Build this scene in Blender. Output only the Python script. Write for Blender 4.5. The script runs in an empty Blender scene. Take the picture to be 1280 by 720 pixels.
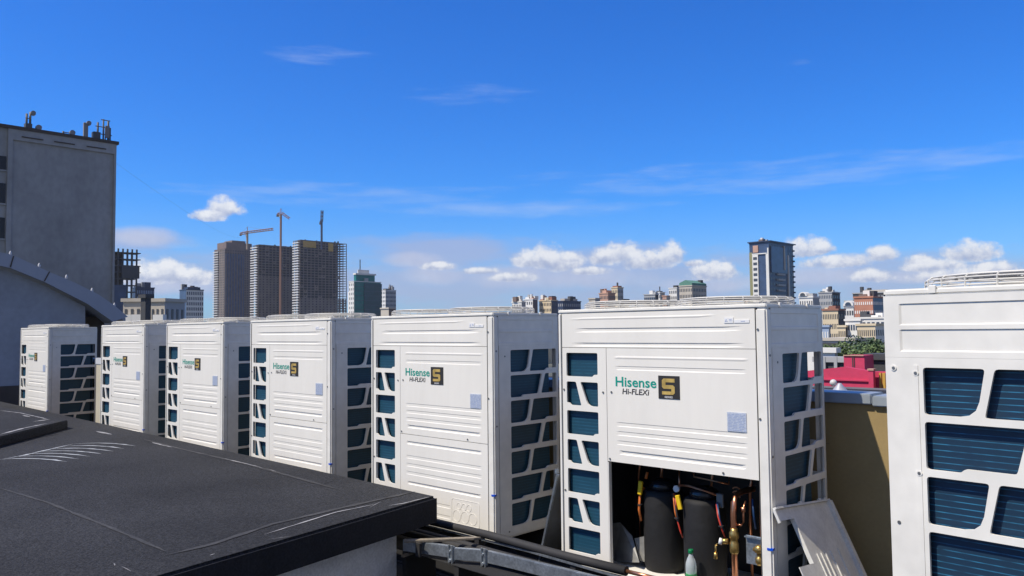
import bpy, bmesh, math, random
from math import sin, cos, tan, radians, pi, atan2, hypot, sqrt
from mathutils import Vector, Matrix
random.seed(7)
S = bpy.context.scene
COL = S.collection

# ------------------------------------------------------------------ camera
F_PX = 1008.06
YAW, PITCH, ROLL = radians(43.85), radians(3.032), radians(-0.613)
CAM = Vector((2.0133, -4.0586, 1.5873))
fw = Vector((-sin(YAW)*cos(PITCH), cos(YAW)*cos(PITCH), sin(PITCH)))
rt0 = Vector((cos(YAW), sin(YAW), 0)); up0 = rt0.cross(fw)
RT = rt0*cos(ROLL)+up0*sin(ROLL); UP = -rt0*sin(ROLL)+up0*cos(ROLL)
cd = bpy.data.cameras.new('camera'); cam = bpy.data.objects.new('camera', cd); COL.objects.link(cam)
cd.sensor_width = 36; cd.lens = F_PX/1280*36; cd.clip_start = .05; cd.clip_end = 20000
cam.matrix_world = Matrix(((RT.x, UP.x, -fw.x, CAM.x), (RT.y, UP.y, -fw.y, CAM.y), (RT.z, UP.z, -fw.z, CAM.z), (0, 0, 0, 1)))
S.camera = cam

def ray(px, py): return fw+RT*((px-640)/F_PX)-UP*((py-360)/F_PX)
def at(px, py, X=None, Y=None, Z=None, dist=None):
    d = ray(px, py)
    if X is not None: t = (X-CAM.x)/d.x
    elif Y is not None: t = (Y-CAM.y)/d.y
    elif Z is not None: t = (Z-CAM.z)/d.z
    else: t = dist/hypot(d.x, d.y)
    return CAM+d*t

# ------------------------------------------------------------------ sky, sun, exposure
SUN_EL, SUN_K = radians(55.3), .45
SUN_AZ = atan2(-SUN_K, -1.0)
W = bpy.data.worlds.new('World'); S.world = W; W.use_nodes = True
nt = W.node_tree; nt.nodes.clear()
def N(t, **kw):
    n = nt.nodes.new(t)
    for k, v in kw.items(): setattr(n, k, v)
    return n
def L(a, b): nt.links.new(a, b)
def mth(op, a, b=None, c=None, clamp=False):
    n = N('ShaderNodeMath', operation=op); n.use_clamp = clamp
    for i, v in enumerate((a, b, c)):
        if v is None: continue
        if isinstance(v, (int, float)): n.inputs[i].default_value = v
        else: L(v, n.inputs[i])
    return n.outputs[0]
def mixc(fac, a, b, op='MIX'):
    n = N('ShaderNodeMix', data_type='RGBA', blend_type=op)
    for i, v in ((0, fac), (6, a), (7, b)):
        if isinstance(v, (int, float)): n.inputs[i].default_value = v
        elif isinstance(v, tuple): n.inputs[i].default_value = (*v, 1)
        else: L(v, n.inputs[i])
    return n.outputs[2]
def sstep(x, lo, hi):
    n = N('ShaderNodeMapRange', interpolation_type='SMOOTHSTEP'); L(x, n.inputs[0])
    n.inputs[1].default_value = lo; n.inputs[2].default_value = hi
    return n.outputs[0]
sky = N('ShaderNodeTexSky', sky_type='NISHITA'); sky.sun_disc = False
sky.sun_elevation = SUN_EL; sky.sun_rotation = SUN_AZ
sky.altitude = 200; sky.air_density = 1.0; sky.dust_density = .6; sky.ozone_density = 3.0
hs = N('ShaderNodeHueSaturation'); hs.inputs['Saturation'].default_value = 1.35
L(sky.outputs[0], hs.inputs['Color'])
skyc = mixc(1.0, hs.outputs[0], (.33, .90, 1.52), 'MULTIPLY')
tc = N('ShaderNodeTexCoord'); sep = N('ShaderNodeSeparateXYZ'); L(tc.outputs['Generated'], sep.inputs[0])
x_, y_, z_ = sep.outputs
azu = mth('ARCTAN2', mth('MULTIPLY', x_, -1), y_)                 # azimuth, left positive
elv = mth('DIVIDE', z_, mth('SQRT', mth('ADD', mth('MULTIPLY', x_, x_), mth('MULTIPLY', y_, y_))))
cmb = N('ShaderNodeCombineXYZ'); L(azu, cmb.inputs[0]); L(elv, cmb.inputs[1])
def noise(vec, scale, detail=6, rough=.6, sx=1, sy=1):
    mp = N('ShaderNodeMapping'); L(vec, mp.inputs[0]); mp.inputs['Scale'].default_value = (sx, sy, 1)
    n = N('ShaderNodeTexNoise'); L(mp.outputs[0], n.inputs['Vector'])
    n.inputs['Scale'].default_value = scale; n.inputs['Detail'].default_value = detail; n.inputs['Roughness'].default_value = rough
    return n.outputs['Fac']
n1 = noise(cmb.outputs[0], 66, 8, .62); n2 = noise(cmb.outputs[0], 14, 4, .55)
dist_u = mth('ADD', azu, mth('MULTIPLY', mth('SUBTRACT', n2, .5), .03))
def uv(px, py):
    d = ray(px, py); return atan2(-d.x, d.y), d.z/hypot(d.x, d.y)
def blob(px, py, rx, ry, flat=.6):
    u0, v0 = uv(px, py); a = rx/F_PX; b = ry/F_PX
    du = mth('DIVIDE', mth('SUBTRACT', dist_u, u0), a)
    dv = mth('DIVIDE', mth('SUBTRACT', elv, v0), b)
    dvl = mth('MAXIMUM', dv, mth('MULTIPLY', dv, -1/flat))
    r = mth('SUBTRACT', 1, mth('ADD', mth('MULTIPLY', du, du), mth('MULTIPLY', dvl, dvl)))
    return r, dv
def field(lst, flat=.6):
    f = None; g = None
    for (px, py, rx, ry) in lst:
        r, dv = blob(px, py, rx, ry, flat)
        f = r if f is None else mth('SMOOTH_MAX', f, r, .35)
        t = mth('MULTIPLY', mth('MAXIMUM', r, 0), dv)
        g = t if g is None else mth('ADD', g, t)
    return f, g
cumulus = [(281, 265, 20, 14), (264, 272, 22, 8), (205, 344, 38, 15), (238, 350, 30, 12), (176, 350, 24, 12), (655, 328, 18, 13), (678, 327, 24, 17), (700, 332, 28, 15), (712, 323, 12, 9),
           (752, 325, 20, 13), (775, 321, 26, 14), (808, 330, 36, 14), (838, 322, 22, 15), (893, 344, 25, 14), (908, 338, 12, 9), (1008, 315, 28, 14), (1030, 312, 12, 8),
           (1045, 329, 40, 9), (1105, 321, 16, 11), (1213, 320, 28, 13), (1165, 334, 30, 9), (1086, 347, 24, 9), (548, 334, 26, 6), (1240, 338, 24, 8), (1195, 347, 46, 9), (640, 348, 30, 7), (735, 340, 26, 6), (870, 330, 12, 5), (600, 340, 22, 5), (1150, 326, 14, 7)]
cumulus = [(px, py-(1.5 if ry > 10 else 0), rx*1.05, ry*1.22) for px, py, rx, ry in cumulus]
cf, cg = field(cumulus, .5)
cval = mth('ADD', cf, mth('MULTIPLY', mth('SUBTRACT', n1, .48), 2.6))
calpha = mth('MULTIPLY', sstep(cval, -.35, .75), .95)
cshade = sstep(mth('ADD', mth('MULTIPLY', cg, 1.0), mth('MULTIPLY', mth('SUBTRACT', n1, .5), 1.6)), -.45, .5)
ccol = mixc(cshade, (3.3, 3.9, 5.5), (7.6, 7.7, 7.9))
n3 = noise(cmb.outputs[0], 10, 5, .6, 1, 3.2)
veil = [(700, 352, 280, 52), (480, 350, 120, 30), (560, 320, 150, 26), (1120, 350, 190, 34), (880, 372, 200, 24), (330, 345, 300, 32), (160, 300, 60, 14)]
vf, _ = field(veil, 1)
valpha = mth('MULTIPLY', sstep(mth('ADD', vf, mth('MULTIPLY', mth('SUBTRACT', n3, .5), 3.0)), -.5, 1.1), .70)
n4 = noise(cmb.outputs[0], 9, 6, .62, 1, 7)
cirrus = [(395, 68, 72, 13), (590, 118, 90, 16), (950, 222, 330, 24), (1130, 205, 220, 18), (998, 78, 22, 6), (430, 245, 300, 18), (640, 262, 220, 16), (190, 300, 70, 10)]
rf, _ = field(cirrus, 1)
ralpha = mth('MULTIPLY', sstep(mth('ADD', rf, mth('MULTIPLY', mth('SUBTRACT', n4, .5), 4.2)), .1, 2.0), .30)
hz_ = mth('MULTIPLY', mth('SUBTRACT', 1, sstep(elv, -.02, .17)), .55)
skyc = mixc(hz_, skyc, (3.75, 4.25, 6.1))
c = mixc(valpha, skyc, (3.5, 3.95, 5.7))
c = mixc(ralpha, c, (5.2, 6.0, 7.4))
bank = [(555, 344, 52, 15), (640, 348, 70, 16), (735, 350, 80, 15), (880, 356, 60, 12), (1010, 345, 60, 14), (1150, 346, 60, 9), (215, 358, 60, 12), (520, 326, 40, 10), (1060, 325, 36, 8), (175, 296, 40, 12)]
bf, _ = field(bank, .8)
balpha = mth('MULTIPLY', sstep(mth('ADD', bf, mth('MULTIPLY', mth('SUBTRACT', n2, .5), 3.2)), -.5, 1.3), .62)
c = mixc(balpha, c, mixc(n1, (3.9, 4.2, 5.7), (6.0, 6.2, 7.2)))
c = mixc(calpha, c, ccol)
# added unseen cloud sheet behind and right of the view, neutralises the blue fill
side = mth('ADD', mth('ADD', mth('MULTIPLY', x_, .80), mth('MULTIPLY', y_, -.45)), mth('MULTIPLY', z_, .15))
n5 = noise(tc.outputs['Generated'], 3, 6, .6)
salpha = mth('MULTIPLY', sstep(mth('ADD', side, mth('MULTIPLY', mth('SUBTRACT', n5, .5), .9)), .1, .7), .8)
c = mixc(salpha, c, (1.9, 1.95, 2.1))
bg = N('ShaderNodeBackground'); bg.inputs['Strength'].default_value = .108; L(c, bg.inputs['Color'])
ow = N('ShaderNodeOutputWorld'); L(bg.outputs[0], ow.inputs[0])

sl = bpy.data.lights.new('sun', 'SUN'); so = bpy.data.objects.new('sun', sl); COL.objects.link(so)
sl.energy = 4.9; sl.angle = radians(.53); sl.color = (1, .90, .74)
sdir = Vector((sin(SUN_AZ)*cos(SUN_EL), cos(SUN_AZ)*cos(SUN_EL), sin(SUN_EL)))
so.rotation_euler = sdir.to_track_quat('Z', 'Y').to_euler(); so.location = (0, -10, 20)
vs = S.view_settings; vs.view_transform = 'Standard'; vs.look = 'None'; vs.exposure = .15; vs.gamma = 1

# ------------------------------------------------------------------ materials
def mat(name, col, rough=.6, metal=0, var=0, vscale=3, fine=0, fscale=60, bump=0, bscale=80, spec=.5, stretch=(1, 1, 1)):
    m = bpy.data.materials.new(name); m.use_nodes = True
    t = m.node_tree; p = t.nodes['Principled BSDF']
    p.inputs['Base Color'].default_value = (*col, 1); p.inputs['Roughness'].default_value = rough
    p.inputs['Metallic'].default_value = metal; p.inputs['Specular IOR Level'].default_value = spec
    tcn = t.nodes.new('ShaderNodeTexCoord'); mp = t.nodes.new('ShaderNodeMapping'); mp.inputs['Scale'].default_value = stretch
    t.links.new(tcn.outputs['Object'], mp.inputs[0])
    cur = None
    for amt, sc, det in ((var, vscale, 5), (fine, fscale, 2)):
        if not amt: continue
        n = t.nodes.new('ShaderNodeTexNoise'); n.inputs['Scale'].default_value = sc; n.inputs['Detail'].default_value = det
        t.links.new(mp.outputs[0], n.inputs['Vector'])
        r = t.nodes.new('ShaderNodeMapRange'); r.inputs[1].default_value = .3; r.inputs[2].default_value = .7
        r.inputs[3].default_value = 1-amt; r.inputs[4].default_value = 1+amt
        t.links.new(n.outputs['Fac'], r.inputs[0])
        mx = t.nodes.new('ShaderNodeMix'); mx.data_type = 'RGBA'; mx.blend_type = 'MULTIPLY'; mx.inputs[0].default_value = 1
        if cur is None: mx.inputs[6].default_value = (*col, 1)
        else: t.links.new(cur, mx.inputs[6])
        t.links.new(r.outputs[0], mx.inputs[7]); cur = mx.outputs[2]
    if cur is not None: t.links.new(cur, p.inputs['Base Color'])
    if bump:
        n = t.nodes.new('ShaderNodeTexNoise'); n.inputs['Scale'].default_value = bscale; n.inputs['Detail'].default_value = 3
        t.links.new(mp.outputs[0], n.inputs['Vector'])
        b = t.nodes.new('ShaderNodeBump'); b.inputs['Strength'].default_value = bump; b.inputs['Distance'].default_value = .01
        t.links.new(n.outputs['Fac'], b.inputs['Height']); t.links.new(b.outputs[0], p.inputs['Normal'])
    return m
M = {}
M['paint'] = mat('white_paint', (.785, .765, .71), .38, var=.06, vscale=3.5, fine=.03, fscale=14)
M['panel'] = mat('white_panel_paint', (.785, .76, .70), .42, var=.035, vscale=1.6, fine=.014, fscale=9, stretch=(2.2, 2.2, .35))
M['shadepaint'] = mat('shade_toned_white_paint', (.66, .655, .62), .6, var=.12, vscale=8, fine=.06, fscale=60)  # removed panel's white, darkened to stand for shade against bounced light
M['dark'] = mat('dark_interior', (.016, .016, .018), .7, var=.3, vscale=8)
M['gap'] = mat('shadow_gap', (.09, .09, .09), .8)
M['wire'] = mat('guard_wire', (.58, .57, .53), .5, var=.05)
M['screw'] = mat('screw_steel', (.22, .22, .22), .35, .6)
M['green'] = mat('green_ink', (.0, .29, .22), .5)
M['ink'] = mat('dark_ink', (.05, .045, .045), .5)
M['badge'] = mat('badge_brown', (.035, .03, .027), .35)
M['gold'] = mat('gold_ink', (.62, .42, .12), .4, .35, var=.25, vscale=18)
M['whiteink'] = mat('white_ink', (.75, .75, .75), .5)
M['label'] = mat('label_paper', (.45, .50, .60), .45, fine=.12, fscale=130)
M['labelink'] = mat('label_print', (.26, .33, .52), .5)
M['notice'] = mat('notice_paper', (.78, .78, .78), .4)
M['blue'] = mat('blue_strap', (.0, .07, .55), .4)
M['roof'] = mat('bitumen_felt', (.0235, .0245, .0275),   .85, var=.3, vscale=.9, fine=.6, fscale=62, bump=1.0, bscale=80, spec=.3)
M['roof2'] = mat('bitumen_felt_edge', (.022, .023, .027), .85, var=.25, vscale=3, fine=.2, fscale=80, bump=.3, bscale=60, spec=.25)
M['seam'] = mat('felt_seam_grit', (.042, .042, .043), .8, var=.4, vscale=6, fine=.3, fscale=70)
M['chalk'] = mat('pale_scuff', (.30, .30, .31), .8, var=.3, vscale=12)
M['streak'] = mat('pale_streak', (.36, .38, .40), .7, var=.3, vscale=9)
M['plaster'] = mat('white_plaster', (.76, .77, .80), .9, var=.12, vscale=5, fine=.1, fscale=60, bump=.9, bscale=45)
M['galv'] = mat('galvanised_steel', (.36, .40, .44), .38, .75, var=.22, vscale=14, fine=.2, fscale=70)
M['foam'] = mat('pipe_foam', (.022, .022, .024), .75, var=.15, vscale=10)
M['copper'] = mat('copper', (.62, .27, .15), .32, .9, var=.2, vscale=20)
M['brass'] = mat('brass', (.45, .30, .10), .35, .85, var=.25, vscale=30)
M['wood'] = mat('weathered_wood', (.22, .19, .15), .85, var=.2, vscale=8, fine=.2, fscale=50, stretch=(1, 1, 1))
M['deck'] = mat('deck_bitumen_shade', (.012, .012, .013), .9, var=.3, vscale=2, fine=.2, fscale=50)  # bitumen darkened further, carries the deep shade below the cable tray
M['coping'] = mat('grey_coping', (.36, .41, .46), .45, .35, var=.08, vscale=5)
M['board'] = mat('beige_board', (.32, .235, .105), .8, var=.08, vscale=4, fine=.04, fscale=40)
M['print'] = mat('board_print', (.215, .165, .085), .8)
M['jacket'] = mat('black_jacket', (.007, .007, .008), .75, var=.25, vscale=9, bump=.7, bscale=9)
M['gloss'] = mat('black_gloss', (.014, .014, .016), .25)
M['brace'] = mat('grey_brace_sheet', (.27, .27, .26), .5, .2, var=.25, vscale=15)
M['yellow'] = mat('yellow_tag', (.75, .50, .01), .5)
M['red'] = mat('red_wire', (.45, .04, .02), .45)
M['orange'] = mat('orange_wire', (.60, .16, .03), .45)
M['bluewire'] = mat('blue_wire', (.01, .04, .12), .45)
M['cap'] = mat('green_cap', (.0, .16, .05), .4)
M['concrete'] = mat('shaded_concrete', (.345, .355, .365), .9, var=.16, vscale=.45, fine=.08, fscale=4, bump=.3, bscale=3, stretch=(1, 1, .7))
M['gable'] = mat('gable_plaster', (.33, .36, .42), .9, var=.14, vscale=1.2, fine=.06, fscale=10)
M['fascia'] = mat('grey_blue_metal', (.36, .39, .47), .5, .2, var=.05, vscale=2)
M['brown'] = mat('brown_wall', (.10, .085, .075), .9, var=.15, vscale=3)
M['winglass'] = mat('window_glass', (.02, .025, .035), .15)
M['antenna'] = mat('antenna_metal', (.09, .095, .105), .6)
M['antennagrey'] = mat('antenna_grey', (.24, .24, .25), .6)
M['antennawhite'] = mat('antenna_white', (.55, .56, .58), .5)
# coil: tube lines across fine blue fins
def coil_mat(name, dark, line, pitch, sharp):
    m = bpy.data.materials.new(name); m.use_nodes = True; t = m.node_tree; p = t.nodes['Principled BSDF']
    p.inputs['Roughness'].default_value = .5
    tcn = t.nodes.new('ShaderNodeTexCoord'); sp = t.nodes.new('ShaderNodeSeparateXYZ'); t.links.new(tcn.outputs['Object'], sp.inputs[0])
    a = t.nodes.new('ShaderNodeMath'); a.operation = 'MULTIPLY'; a.inputs[1].default_value = 2*pi/pitch; t.links.new(sp.outputs[2], a.inputs[0])
    s = t.nodes.new('ShaderNodeMath'); s.operation = 'SINE'; t.links.new(a.outputs[0], s.inputs[0])
    r = t.nodes.new('ShaderNodeMapRange'); r.inputs[1].default_value = sharp; r.inputs[2].default_value = 1; t.links.new(s.outputs[0], r.inputs[0])
    n = t.nodes.new('ShaderNodeTexNoise'); n.inputs['Scale'].default_value = 14; t.links.new(tcn.outputs['Object'], n.inputs['Vector'])
    nr = t.nodes.new('ShaderNodeMapRange'); nr.inputs[1].default_value = .3; nr.inputs[2].default_value = .65; t.links.new(n.outputs['Fac'], nr.inputs[0])
    f = t.nodes.new('ShaderNodeMath'); f.operation = 'MULTIPLY'; t.links.new(r.outputs[0], f.inputs[0]); t.links.new(nr.outputs[0], f.inputs[1])
    mx = t.nodes.new('ShaderNodeMix'); mx.data_type = 'RGBA'; t.links.new(f.outputs[0], mx.inputs[0])
    mx.inputs[6].default_value = (*dark, 1); mx.inputs[7].default_value = (*line, 1); t.links.new(mx.outputs[2], p.inputs['Base Color'])
    return m
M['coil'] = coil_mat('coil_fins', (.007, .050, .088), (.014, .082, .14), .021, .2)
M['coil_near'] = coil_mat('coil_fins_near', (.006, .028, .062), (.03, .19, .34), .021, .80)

# ------------------------------------------------------------------ mesh helpers
class MB:
    def __init__(s): s.bm = bmesh.new()
    def box(s, x0, x1, y0, y1, z0, z1, rot=None, piv=None):
        v = [Vector((x, y, z)) for z in (z0, z1) for y in (y0, y1) for x in (x0, x1)]
        if rot is not None:
            pv = Vector(piv) if piv else Vector(((x0+x1)/2, (y0+y1)/2, (z0+z1)/2)); v = [pv+rot@(q-pv) for q in v]
        b = [s.bm.verts.new(q) for q in v]
        for f in ((0, 2, 3, 1), (4, 5, 7, 6), (0, 1, 5, 4), (2, 6, 7, 3), (0, 4, 6, 2), (1, 3, 7, 5)): s.bm.faces.new([b[i] for i in f])
        return s
    def prism(s, pts, vec, holes=()):
        """planar outline (3D points) with holes, extruded along vec"""
        bm = bmesh.new(); es = []
        for loop in (pts, *holes):
            vv = [bm.verts.new(q) for q in loop]
            for i in range(len(vv)): es.append(bm.edges.new((vv[i], vv[(i+1) % len(vv)])))
        if holes: bmesh.ops.triangle_fill(bm, use_beauty=True, use_dissolve=False, edges=es)
        else: bm.faces.new(bm.verts[:])
        r = bmesh.ops.extrude_face_region(bm, geom=bm.faces[:], use_keep_orig=True)
        bmesh.ops.translate(bm, vec=Vector(vec), verts=[e for e in r['geom'] if isinstance(e, bmesh.types.BMVert)])
        bmesh.ops.recalc_face_normals(bm, faces=bm.faces[:])
        me = bpy.data.meshes.new('tmp'); bm.to_mesh(me); bm.free(); s.bm.from_mesh(me); bpy.data.meshes.remove(me)
        return s
    def tube(s, pts, r, n=8, close=False, caps=True):
        pts = [Vector(q) for q in pts]; rings = []; k = len(pts)
        rr = r if isinstance(r, (list, tuple)) else [r]*k
        for i, q in enumerate(pts):
            a = pts[(i-1) % k] if (close or i > 0) else q; b = pts[(i+1) % k] if (close or i < k-1) else q
            d = (b-a).normalized(); h = Vector((0, 0, 1)) if abs(d.z) < .9 else Vector((1, 0, 0))
            u = d.cross(h).normalized(); w = d.cross(u)
            rings.append([s.bm.verts.new(q+(u*cos(2*pi*j/n)+w*sin(2*pi*j/n))*rr[i]) for j in range(n)])
        for i in range(k if close else k-1):
            A, B = rings[i], rings[(i+1) % k]
            for j in range(n):
                f = s.bm.faces.new((A[j], A[(j+1) % n], B[(j+1) % n], B[j])); f.smooth = n > 5
        if caps and not close:
            s.bm.faces.new(rings[0]); s.bm.faces.new(rings[-1])
        return s
    def lathe(s, prof, c, n=20, smooth=True):
        c = Vector(c); rings = [[s.bm.verts.new(c+Vector((r*cos(2*pi*j/n), r*sin(2*pi*j/n), z))) for j in range(n)] for r, z in prof]
        for A, B in zip(rings, rings[1:]):
            for j in range(n):
                f = s.bm.faces.new((A[j], A[(j+1) % n], B[(j+1) % n], B[j])); f.smooth = smooth
        s.bm.faces.new(rings[0]); s.bm.faces.new(rings[-1]); return s
    def quad(s, *p):
        s.bm.faces.new([s.bm.verts.new(q) for q in p]); return s
    def bevel(s, w, seg=2, ang=40):
        bmesh.ops.remove_doubles(s.bm, verts=s.bm.verts[:], dist=1e-5)
        e = [e for e in s.bm.edges if len(e.link_faces) == 2 and e.calc_face_angle(0) > radians(ang)]
        bmesh.ops.bevel(s.bm, geom=e, offset=w, segments=seg, affect='EDGES', clamp_overlap=True); return s
    def mesh(s, name, m, shift=None):
        bmesh.ops.recalc_face_normals(s.bm, faces=s.bm.faces[:])
        me = bpy.data.meshes.new(name)
        if shift is not None: bmesh.ops.translate(s.bm, vec=Vector(shift), verts=s.bm.verts[:])
        s.bm.to_mesh(me); s.bm.free(); me.materials.append(m); return me
    def build(s, name, m, parent=None, shift=None):
        o = bpy.data.objects.new(name, s.mesh(name, m, shift)); COL.objects.link(o)
        if parent is not None: o.parent = parent
        return o
def tag(o, label=None, cat=None, group=None, kind=None):
    if label: o['label'] = label
    if cat: o['category'] = cat
    if group: o['group'] = group
    if kind: o['kind'] = kind
    return o
def thing(name, loc, label, cat, group=None, rz=0):
    o = bpy.data.objects.new(name, None); COL.objects.link(o); o.location = loc; o.rotation_euler = (0, 0, rz)
    o.empty_display_size = .2
    return tag(o, label, cat, group)
def rel(o): return -Vector(o.location)
def rounded(pts, r, seg=3):
    """round the corners of a 2D outline; r scalar or per corner"""
    out = []; n = len(pts)
    for i in range(n):
        p0, p1, p2 = Vector(pts[i-1]), Vector(pts[i]), Vector(pts[(i+1) % n]); rr = r[i] if isinstance(r, (list, tuple)) else r
        a, b = (p0-p1), (p2-p1); ra = min(rr, a.length*.45, b.length*.45)
        if ra < 1e-4: out.append(p1); continue
        A = p1+a.normalized()*ra; B = p1+b.normalized()*ra
        for k in range(seg+1):
            t = k/seg; out.append(A*(1-t)**2+p1*2*t*(1-t)+B*t*t)
    return out
def text_mesh(txt, width, height, name, m, depth=.001, shear=0, fat=0):
    """lettering as a flat mesh in the XZ plane, lower left at origin, facing -Y"""
    cu = bpy.data.curves.new('t', 'FONT'); cu.body = txt; cu.size = 1; cu.extrude = 0; cu.offset = fat; cu.resolution_u = 3; cu.shear = shear
    o = bpy.data.objects.new('t', cu); COL.objects.link(o); bpy.context.view_layer.update()
    dg = bpy.context.evaluated_depsgraph_get(); me = bpy.data.meshes.new_from_object(o.evaluated_get(dg))
    bpy.data.objects.remove(o); bpy.data.curves.remove(cu)
    xs = [v.co.x for v in me.vertices]; ys = [v.co.y for v in me.vertices]; x0, x1, y0, y1 = min(xs), max(xs), min(ys), max(ys)
    for v in me.vertices: v.co = Vector(((v.co.x-x0)/(x1-x0)*width, 0, (v.co.y-y0)/(y1-y0)*height))
    me.name = name; me.materials.clear(); me.materials.append(m); return me
def link(name, me, parent, loc=(0, 0, 0)):
    o = bpy.data.objects.new(name, me); COL.objects.link(o); o.parent = parent; o.location = loc; return o
def relief(x0, x1, z0, z1, ribs, y=0, thick=.012, taper=.05, axis='x'):
    """sheet-metal panel facing -Y (axis x) or +X (axis y) with pressed ribs: (za, zb, xa, xb, depth, lip)"""
    xs, zs = {x0, x1}, {z0, z1}
    for za, zb, xa, xb, d, lip in ribs:
        zs |= {za, min(za+lip*1.3, zb-lip), zb-lip, zb}
        xs |= {xa, xa+taper, xb-taper, xb}
    xs = sorted(xs); zs = sorted(zs)
    def ss(t): t = max(0, min(1, t)); return t
    def depth(x, z):
        D = 0
        for za, zb, xa, xb, d, lip in ribs:
            fz = min(ss((z-za)/max(lip*1.3, 1e-5)), ss((zb-z)/max(lip, 1e-5))); fx = min(ss((x-xa)/taper), ss((xb-x)/taper))
            D += d*min(fz, 1)*fx
        return D
    m = MB()
    P = (lambda x, z, yy: (x, yy, z)) if axis == 'x' else (lambda x, z, yy: (-yy, x, z))
    g = [[m.bm.verts.new(P(x, z, y+depth(x, z))) for x in xs] for z in zs]
    for a, b in zip(g, g[1:]):
        for i in range(len(xs)-1): m.bm.faces.new((a[i], a[i+1], b[i+1], b[i]))
    bk = [m.bm.verts.new(P(*q, y+thick)) for q in ((x0, z0), (x1, z0), (x1, z1), (x0, z1))]
    m.bm.faces.new(bk)
    m.bm.faces.new([*g[0], bk[1], bk[0]]); m.bm.faces.new([*g[-1][::-1], bk[3], bk[2]])
    m.bm.faces.new([*[r[0] for r in g][::-1], bk[0], bk[3]]); m.bm.faces.new([*[r[-1] for r in g], bk[2], bk[1]])
    return m

# ------------------------------------------------------------------ ground and deck
g = MB().quad((-6000, -6000, -16), (6000, -6000, -16), (6000, 6000, -16), (-6000, 6000, -16)).build('ground', mat('city_ground', (.09, .095, .075), .95, var=.4, vscale=.02, fine=.2, fscale=.2)); tag(g, kind='structure')
DECK = -.27
deck = MB().box(-15.6, 9, -9, 1.05, DECK-.3, DECK).build('roof_deck', M['deck']); tag(deck, kind='structure')
hb = thing('host_building', (-3, -4, -16), 'grey building body carrying the rooftop with the row of white units', 'building')
MB().box(-15.5, 8.9, -8.9, .98, -16, DECK-.304).build('wall', M['gable'], hb, rel(hb))

# ------------------------------------------------------------------ condenser unit
UW, UD, ZB, ZT = 1.4684, .7194, .085, 1.72
SH = Vector((UW/2, -UD/2, -ZB))
PITCHZ = .1865
def front_windows():
    hs_ = []
    for k in range(7):
        t = 1.44-PITCHZ*k; b = t-.152
        if k % 2 == 0:
            hs_.append(rounded([(-1.403, b), (-1.19, b), (-1.178, b+.014), (-1.147, b+.014), (-1.147, t), (-1.403, t)], .01))
        else:
            hs_.append(rounded([(-1.403, b+.014), (-1.382, b+.014), (-1.370, b), (-1.282, b), (-1.326, t), (-1.403, t)], .01))
            hs_.append(rounded([(-1.228, b), (-1.147, b), (-1.147, t), (-1.289, t)], [.06, .01, .01, .012]))
    return hs_
def side_windows(m0=.18, sc=1.0, n=7):
    f = lambda y: m0+(y-.18)*sc
    hs_ = []
    for k in range(n):
        t = 1.445-PITCHZ*k; b = t-.162
        if k % 2 == 0:
            hs_.append(rounded([(f(.18), b), (f(.362), b), (f(.395), t), (f(.18), t)], [.012, .055, .012, .012]))
            hs_.append(rounded([(f(.388), b), (f(.565), b), (f(.582), b+.016), (f(.692), b+.016), (f(.692), t), (f(.427), t)], .012))
        else:
            hs_.append(rounded([(f(.18), b), (f(.30), b), (f(.315), b+.014), (f(.484), b+.014), (f(.526), t), (f(.18), t)], .012))
            hs_.append(rounded([(f(.516), b+.014), (f(.692), b+.014), (f(.692), t), (f(.562), t)], .012))
    return hs_
SIDE_RIBS = [(1.592, 1.668, .054, .66, .004, .003), (1.50, 1.577, .054, .66, .004, .003)]
def side_panel_mesh(name, x, sgn, m0=.18, sc=1.0, y0=.0605, y1=.712):
    """perforated side panel in the plane x, thickness inward"""
    zt = 1.4785
    m = MB().prism([(x, y, z) for y, z in ((y0, .10), (y1, .10), (y1, zt), (y0, zt))], (-sgn*.012, 0, 0), [[(x, a, b) for a, b in h] for h in side_windows(m0, sc)])
    return m
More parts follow.
